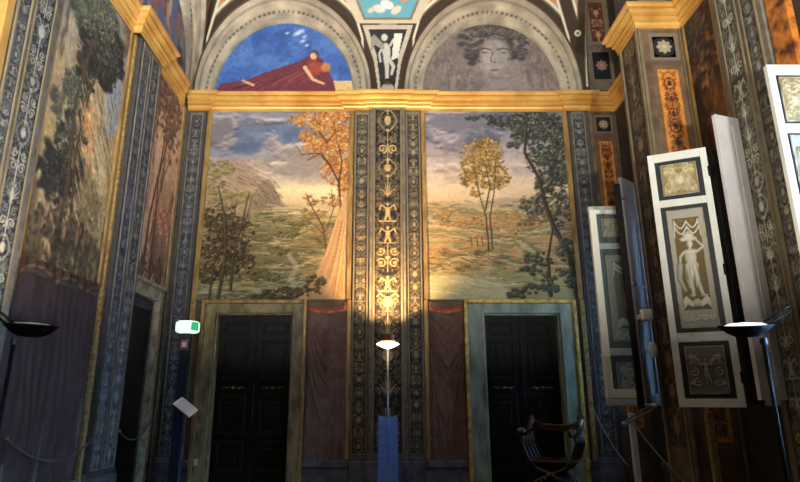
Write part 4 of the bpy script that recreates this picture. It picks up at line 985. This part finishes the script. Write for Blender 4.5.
# dark edge strip, handle and bolt of the far casement
MB().box(2.565, 2.63, 6.12, 6.16, 1.42, 3.86, .006).build('edge_strip', CASED, r1)
for zz in (1.6, 2.7, 3.7): MB().box(2.645, 2.70, 6.13, 6.22, zz, zz+.03, .004).build('bracket', STEEL, r1)
MB().box(2.66, 2.77, 6.0, 6.08, 2.30, 2.42, .012).box(2.68, 2.72, 6.07, 6.2, 2.33, 2.38).build('lock_box', PLAST, r1)
MB().ball((2.745, 6.05, 2.0), .06, (.75, .35, 1.4), 14).tube([(2.745, 6.06, 2.0), (2.745, 6.22, 2.0)], .01, 8).build('oval_knob', PLAST, r1, smooth=True)
# folded dark leaf tying the full shutter to the wall
o = MB().box(3.10, 3.15, 5.09, 5.15, 1.46, 3.80, .005).box(3.15, 3.20, 5.12, 5.14, 1.48, 3.78, .004).build('folded_shutter_leaf', CASED)
tag(o, 'dark folded shutter leaf between the full shutter and the wall', 'shutter leaf')
gz = empty('glazed_casement', (3.1, 6.75, 1.5)); tag(gz, 'bright white glazed casement frame over the far shutter', 'window casement')
MB().box(2.475, 2.555, 6.72, 6.76, 1.52, 3.75, .006).box(2.555, 3.1, 6.72, 6.76, 1.52, 1.62, .006).box(2.555, 3.1, 6.72, 6.76, 3.70, 3.75, .006).box(3.04, 3.1, 6.72, 6.76, 1.62, 3.70, .006).build('casement_frame', mat('bright_white_paint', (240,242,228), .4), gz)
MB().box(2.555, 3.04, 6.735, 6.745, 1.62, 3.70).build('pane', mat('tinted_pane', (190,220,225), .08, alpha=.1), gz)
# stay arm under the far casement
st = empty('window_stay', P3(655, 405, 6.1)); tag(st, 'pale metal stay arm slanting under the far casement', 'window stay')
a, b = P3(624, 424, 6.3), P3(654, 406, 5.84)
MB().tube([a+Vector((0,0,.02)), b+Vector((0,0,.02))], .012, 8).tube([a-Vector((0,0,.02)), b-Vector((0,0,.02))], .012, 8).build('arm', STEEL, st)
MB().ball(b, .028).ball(a, .028).build('pivot', STEEL, st, split=True)
# sill block and pale stone post under the far window
o = MB().box(2.66, 2.72, 6.62, 6.68, FZ, 1.36, .006).build('sill_post', CASE); tag(o, 'slim pale post under the far window', 'post')
o = MB().box(3.0, 3.06, 5.66, 5.72, FZ, 1.40, .006).build('sill_post', GOLDD); tag(o, 'slim gilded post below the fully visible shutter', 'post')
o = MB().box(2.62, 3.12, 6.42, 6.60, FZ, FZ+.12, .02).build('stone_step', mat('pale_step', (170,186,206), .4)); tag(o, 'pale stone step under the far window', 'step')

# ---------------------------------------------------------------- uplighter lamps
def uplighter(loc, z, label, sg, power):
    x, y = loc; root = empty('uplighter_lamp', (x, y, FZ)); tag(root, label, 'floor lamp', None)
    MB().lathe([(.0,0),(.15,0),(.15,.012),(.13,.022),(.03,.03),(.015,.05),(.0,.05)], (x,y,FZ)).build('base', BLACK, root, smooth=False)
    MB().tube([(x,y,FZ+.03),(x,y,z-.08)], .013, 12).build('pole', BLACK, root, smooth=True)
    cx_ = x+sg*.10; M = Matrix.Rotation(sg*R(3), 4, 'Y') @ Matrix.Rotation(R(9 if sg < 0 else 3), 4, 'X')
    MB().lathe([(.02,-.075),(.07,-.07),(.12,-.045),(.165,-.005),(.175,.008),(.168,.008),(.15,-.01),(.1,-.035),(.02,-.045)], (cx_,y,z), 36, 1.0, .8, M).build('dish', BLACK, root, smooth=True)
    MB().lathe([(.02,.0),(.135,.0),(.10,.016),(.02,.022)], (cx_,y,z), 28, 1, .8, M).build('glass_cover', BULBW if sg < 0 else GLASSD, root)
    mb = MB()
    for q in (0, .035): mb.tube([(x-sg*.02, y+q*.5, z-.02+q), (x-sg*.12, y+q*.5, z+.05+q), (x-sg*.22, y+q*.5, z+.10+q)], .008, 8)
    mb.build('bracket_arm', BLACK, root); MB().tube([(x,y,z-.12),(x,y,z-.08)], .022, 12).build('collar', BLACKP, root)
    l = bpy.data.lights.new('uplight_or_fill', 'AREA'); l.shape = 'DISK'; l.size = .2; l.energy = power; l.color = (1, .83, .62); l.spread = R(165)
    lo = bpy.data.objects.new('uplight_or_fill', l); COL.objects.link(lo); lo.location = (cx_, y, z+.04); lo.rotation_euler = (math.pi, 0, 0); LIGHTS.append(lo)
LIGHTS = []
GLASSD = mat('dim_glass_cover', (120,120,116), .3, emit=(200,200,190), estr=.15)
uplighter((-2.43, 3.8), 1.97, 'black uplighter lamp with wide dish in front of the left wall', 1, 40)
uplighter((2.45, 3.8), 1.97, 'black uplighter lamp with lit dish at the right by the shutters', -1, 22)
# centre lamp
cl = empty('standing_lamp', (.03, 7.2, FZ)); tag(cl, 'slim standing lamp glowing in front of the central pilaster', 'floor lamp')
x, y, z = .01, 7.3, 2.17; cl.location = (x, y, FZ); PARINV[cl.name] = Matrix.Translation((x,y,FZ)).inverted()
MB().box(x-.13, x+.13, y-.13, y+.13, FZ, FZ+.14, .01).build('base', BLACKP, cl)
MB().tube([(x,y,FZ+.14),(x,y,z-.06)], .012, 12).build('pole', STEEL, cl, smooth=True)
MB().lathe([(.015,-.055),(.06,-.04),(.12,-.012),(.145,.004),(.12,.022),(.06,.035),(.02,.04)], (x,y,z), 32).build('glass_shade', BULB, cl, smooth=True)
MB().lathe([(.075,.036),(.1,.04),(.095,.12),(.085,.125),(.088,.05),(.075,.046)], (x,y,z), 28).build('shade_ring', mat('smoked_glass', (92,60,34), .2, .3), cl)
o = MB()
for a in (-.12, .112): o.box(x+a, x+a+.008, y-.12, y+.12, FZ+.14, 1.31)
for b in (-.12, .112): o.box(x-.112, x+.112, y+b, y+b+.008, FZ+.14, 1.31)
o.build('acrylic_sleeve', ACRYL, cl)
l = bpy.data.lights.new('lamp_up', 'AREA'); l.shape = 'DISK'; l.size = .12; l.energy = 62; l.spread = R(110); l.color = (1, .60, .26)
lo = bpy.data.objects.new('lamp_up', l); COL.objects.link(lo); lo.location = (x, y+.02, z+.13); lo.rotation_euler = (math.pi-R(14), 0, 0); LIGHTS.append(lo)

# ---------------------------------------------------------------- information post with emergency light, left
x, y = -2.49, 7.25
ip = empty('information_post', (x, y, FZ)); tag(ip, 'dark square post with tilted white notice board by the left door', 'information post')
MB().box(x-.06, x+.055, y-.05, y+.05, FZ, 2.26, .006).box(x-.14, x+.14, y-.14, y+.14, FZ, FZ+.02).build('post', POSTM, ip)
M = Matrix.Translation((x+.10, y-.12, 1.42)) @ Matrix.Rotation(R(36), 4, 'Y') @ Matrix.Rotation(R(34), 4, 'X')
bd = MB().box(-.13, .13, -.085, .085, -.01, .01, .003).build('notice_board', PAPER, ip, M=M)
mb = MB()
for k in range(5): mb.box(-.10, .08-.02*(k % 2), -.062+.028*k, -.056+.028*k, .0101, .0115)
mb.build('printed_lines', mat('grey_print', (120,124,126), .6), bd, M=M)
MB().box(-.045, .045, -.01, .01, 0, .12, .002).build('small_red_sign', mat('faded_red_sign', (170,90,84), .5), ip, M=Matrix.Translation((x, y-.062, 2.1)))
mb = MB(); mb.box(-.028, .028, -.0125, -.0105, .03, .09); mb.build('sign_label', PAPER, ip, M=Matrix.Translation((x, y-.062, 2.1)))
el = empty('emergency_light', (x, y, 2.26)); tag(el, 'glowing white emergency light with green end on top of the post', 'emergency light')
MB().lathe([(0,0),(.12,0),(.145,.02),(.145,.12),(.12,.14),(0,.14)], (x,y,2.31), 32).build('lit_diffuser', EXITW, el)
MB().box(x+.07, x+.15, y-.12, y-.04, 2.33, 2.43, .01).build('green_end', EXITG, el); MB().box(x-.05, x+.05, y-.04, y+.04, 2.26, 2.30).build('bracket', BLACKP, el)
# fire extinguisher
x, y = -2.60, 7.56
fe = empty('fire_extinguisher', (x, y, FZ)); tag(fe, 'red fire extinguisher with white label behind the information post', 'fire extinguisher')
MB().lathe([(0,0),(.07,0),(.075,.02),(.075,.40),(.06,.45),(.025,.48),(.025,.5),(0,.5)], (x,y,FZ+.20)).build('cylinder', REDP, fe, smooth=True)
MB().lathe([(.0765,.18),(.0765,.36)], (x,y,FZ+.20)).build('label_band', PAPER, fe)
MB().box(x-.02, x+.06, y-.015, y+.015, FZ+.70, FZ+.74, .004).tube([(x,y-.01,FZ+.71),(x+.07,y-.05,FZ+.68),(x+.09,y-.06,FZ+.53),(x+.08,y-.07,FZ+.4)], .01, 8).build('valve_and_hose', BLACKP, fe)
MB().lathe([(0,0),(.1,0),(.1,.02),(.03,.03),(.03,.17),(.09,.18),(.09,.2),(0,.2)], (x,y,FZ)).build('stand', BLACKP, fe)
# socket beside the left door
o = MB().box(-2.455, -2.405, D-.085, D-.075, .70, .78, .003).build('wall_socket', PLAST); tag(o, 'small white socket low on the left door surround', 'socket')
# small black device on the cornice
o = MB().box(-.03, .05, D-.34, D-.28, CZ1+.035, CZ1+.10, .008).ball((.01, D-.35, CZ1+.07), .02).build('security_camera', BLACKP); tag(o, 'small black security camera sitting on the middle of the back cornice', 'security camera')

# ---------------------------------------------------------------- barrier ropes
def rope(label, pts, r=.008, m=CORD, sag=None, hooks=True):
    a, b = Vector(pts[0]), Vector(pts[1]); n = 20
    root = empty('barrier_rope', a); tag(root, label, 'rope')
    MB().tube([a.lerp(b, t/n) - Vector((0,0,(sag or .2)*4*(t/n)*(1-t/n))) for t in range(n+1)], r, 8).build('cord', m, root, smooth=True)
    if hooks: MB().ball(a, .014).ball(b, .014).build('hook', BRASS, root, split=True)
rope('dark rope sagging across the left wall doorway', [(WL+.14, 6.55, 1.18), (WL+.12, 7.45, 1.28)], .009, CORDD, .16)
rope('dark rope sagging along the left wall below the curtain', [(WL+.09, 4.7, 1.22), (WL+.14, 6.1, 1.2)], .009, CORDD, .22)
rope('pale rope hanging right of the right door', [(2.66, D-.09, 1.42), (2.97, D-.3, .72)], .008, CORD, .06)
rope('dark rope running down from the window stay', [P3(634,424,6.2), P3(686,484,5.4)], .009, CORDD, .03)
rope('thin dark rope low across the right painted curtain', [(.57, D-.1, 1.02), (1.07, D-.12, 1.14)], .006, CORDD, .06)
rope('thin dark rope low across the left painted curtain', [(-1.1, D-.12, 1.02), (-.56, D-.1, .98)], .006, CORDD, .06)

# ---------------------------------------------------------------- curule armchair
ch = empty('folding_armchair', (1.70, 6.25, FZ), R(-28)); tag(ch, 'dark curved folding armchair with scrolled arms before the right door', 'armchair')
T = Matrix.Translation((1.70, 6.25, FZ)) @ Matrix.Rotation(R(-28), 4, 'Z')
def cb(mb, name, m, parent=ch, smooth=True): return mb.build(name, m, parent, smooth=smooth, M=T)
W_, Dp = .25, .2
for s_ in (-1, 1):
    ar = cb(MB().tube([(s_*W_, -Dp-.07, .745), (s_*W_, -Dp-.02, .735), (s_*W_, -.08, .735), (s_*W_, .08, .765), (s_*W_, Dp, .83), (s_*W_, Dp+.05, .87)], [.046,.042,.034,.03,.032,.04], 10), 'arm', WOODC)
    cb(MB().lathe([(.0,-.03),(.042,-.03),(.048,0),(.042,.03),(0,.03)], (0,0,0), 18, M=Matrix.Translation((s_*W_, -Dp-.07, .74)) @ Matrix.Rotation(R(90), 4, 'Y')), 'scroll', WOODC, ar)
for yy in (-Dp, -Dp*.33, Dp*.33, Dp):
    for s_ in (-1, 1):
        P = [(s_*(W_-.0), yy, .73), (s_*(W_+.015), yy, .62), (s_*(W_-.03), yy, .50), (s_*.14, yy, .40), (0, yy, .345), (-s_*.14, yy, .28), (-s_*.25, yy, .16), (-s_*.29, yy, .03)]
        cb(MB().tube(P, [.018,.02,.022,.022,.022,.022,.02,.022], 8), 'curved_leg', WOODC)
for s_ in (-1, 1):
    cb(MB().box(s_*.29-.03, s_*.29+.03, -Dp-.08, Dp+.08, 0, .045, .01), 'foot_rail', WOODC, smooth=False)
mb = MB(); mb.box(-.235, .235, -Dp-.02, Dp+.02, .455, .475, .008); cb(mb, 'seat', LEATH, smooth=False)
cb(MB().tube([(-W_, Dp+.03, .84), (-.15, Dp+.06, .80), (0, Dp+.07, .79), (.15, Dp+.06, .80), (W_, Dp+.03, .84)], .012, 8).box(-.21, .21, Dp+.045, Dp+.06, .73, .80, .006), 'backrest', LEATH, smooth=False)
mb = MB()
for k in range(6):
    for s_ in (-1, 1): mb.ball((s_*(.02+.035*k), -Dp-.022, .345-.045*k*.8), .009, n=8)
cb(mb, 'studs', STEEL)

# ---------------------------------------------------------------- light
def area(name, loc, rot, sx, sy, e, col, spread=180):
    l = bpy.data.lights.new(name, 'AREA'); l.shape = 'RECTANGLE'; l.size = sx; l.size_y = sy; l.energy = e; l.color = col; l.spread = R(spread)
    o = bpy.data.objects.new(name, l); COL.objects.link(o); o.location = loc; o.rotation_euler = rot; LIGHTS.append(o); return o
BL = (.32, .6, 1.)
# daylight standing just outside the windows of the right wall
for i, (a, b) in enumerate(WINS):
    area('window_daylight', (WR+.45, (a+b)/2, 2.7), (0, R(90), 0), 2.3, b-a, (70, 6, 420, 520)[i], BL)
# added unseen fill lights behind the camera, aimed up to brighten the far wall
for x_, y_, e_ in ((-2.2, -.2, 215), (2.2, -.2, 170), (0, -1., 250)):
    l = bpy.data.lights.new('uplight_or_fill', 'AREA'); l.shape = 'DISK'; l.size = .3; l.energy = e_; l.color = (1, .95, .89); l.spread = R(100)
    lo = bpy.data.objects.new('uplight_or_fill', l); COL.objects.link(lo); lo.location = (x_, y_, 2.05); lo.rotation_euler = (R(90+48), 0, -x_*.06); LIGHTS.append(lo)
w = bpy.data.worlds.new('world'); scn.world = w; w.use_nodes = True
bg = w.node_tree.nodes['Background']; bg.inputs[0].default_value = (.35, .55, 1, 1); bg.inputs[1].default_value = .3

# ---------------------------------------------------------------- camera
cam = bpy.data.cameras.new('camera'); co = bpy.data.objects.new('camera', cam); COL.objects.link(co)
cam.sensor_width = 36; cam.lens = 578/800*36; cam.shift_x = 13/800
co.location = (0, 0, 1.5); co.rotation_euler = (R(90+15.4), 0, 0); cam.clip_start = .05
scn.camera = co
# bring the floor to z = 0
for o in list(scn.objects):
    if o.parent is None: o.location.z -= FZ
scn.view_settings.view_transform = 'Standard'; scn.view_settings.look = 'None'; scn.view_settings.gamma = 1; scn.view_settings.use_curve_mapping = False
scn.view_settings.exposure = 0.0
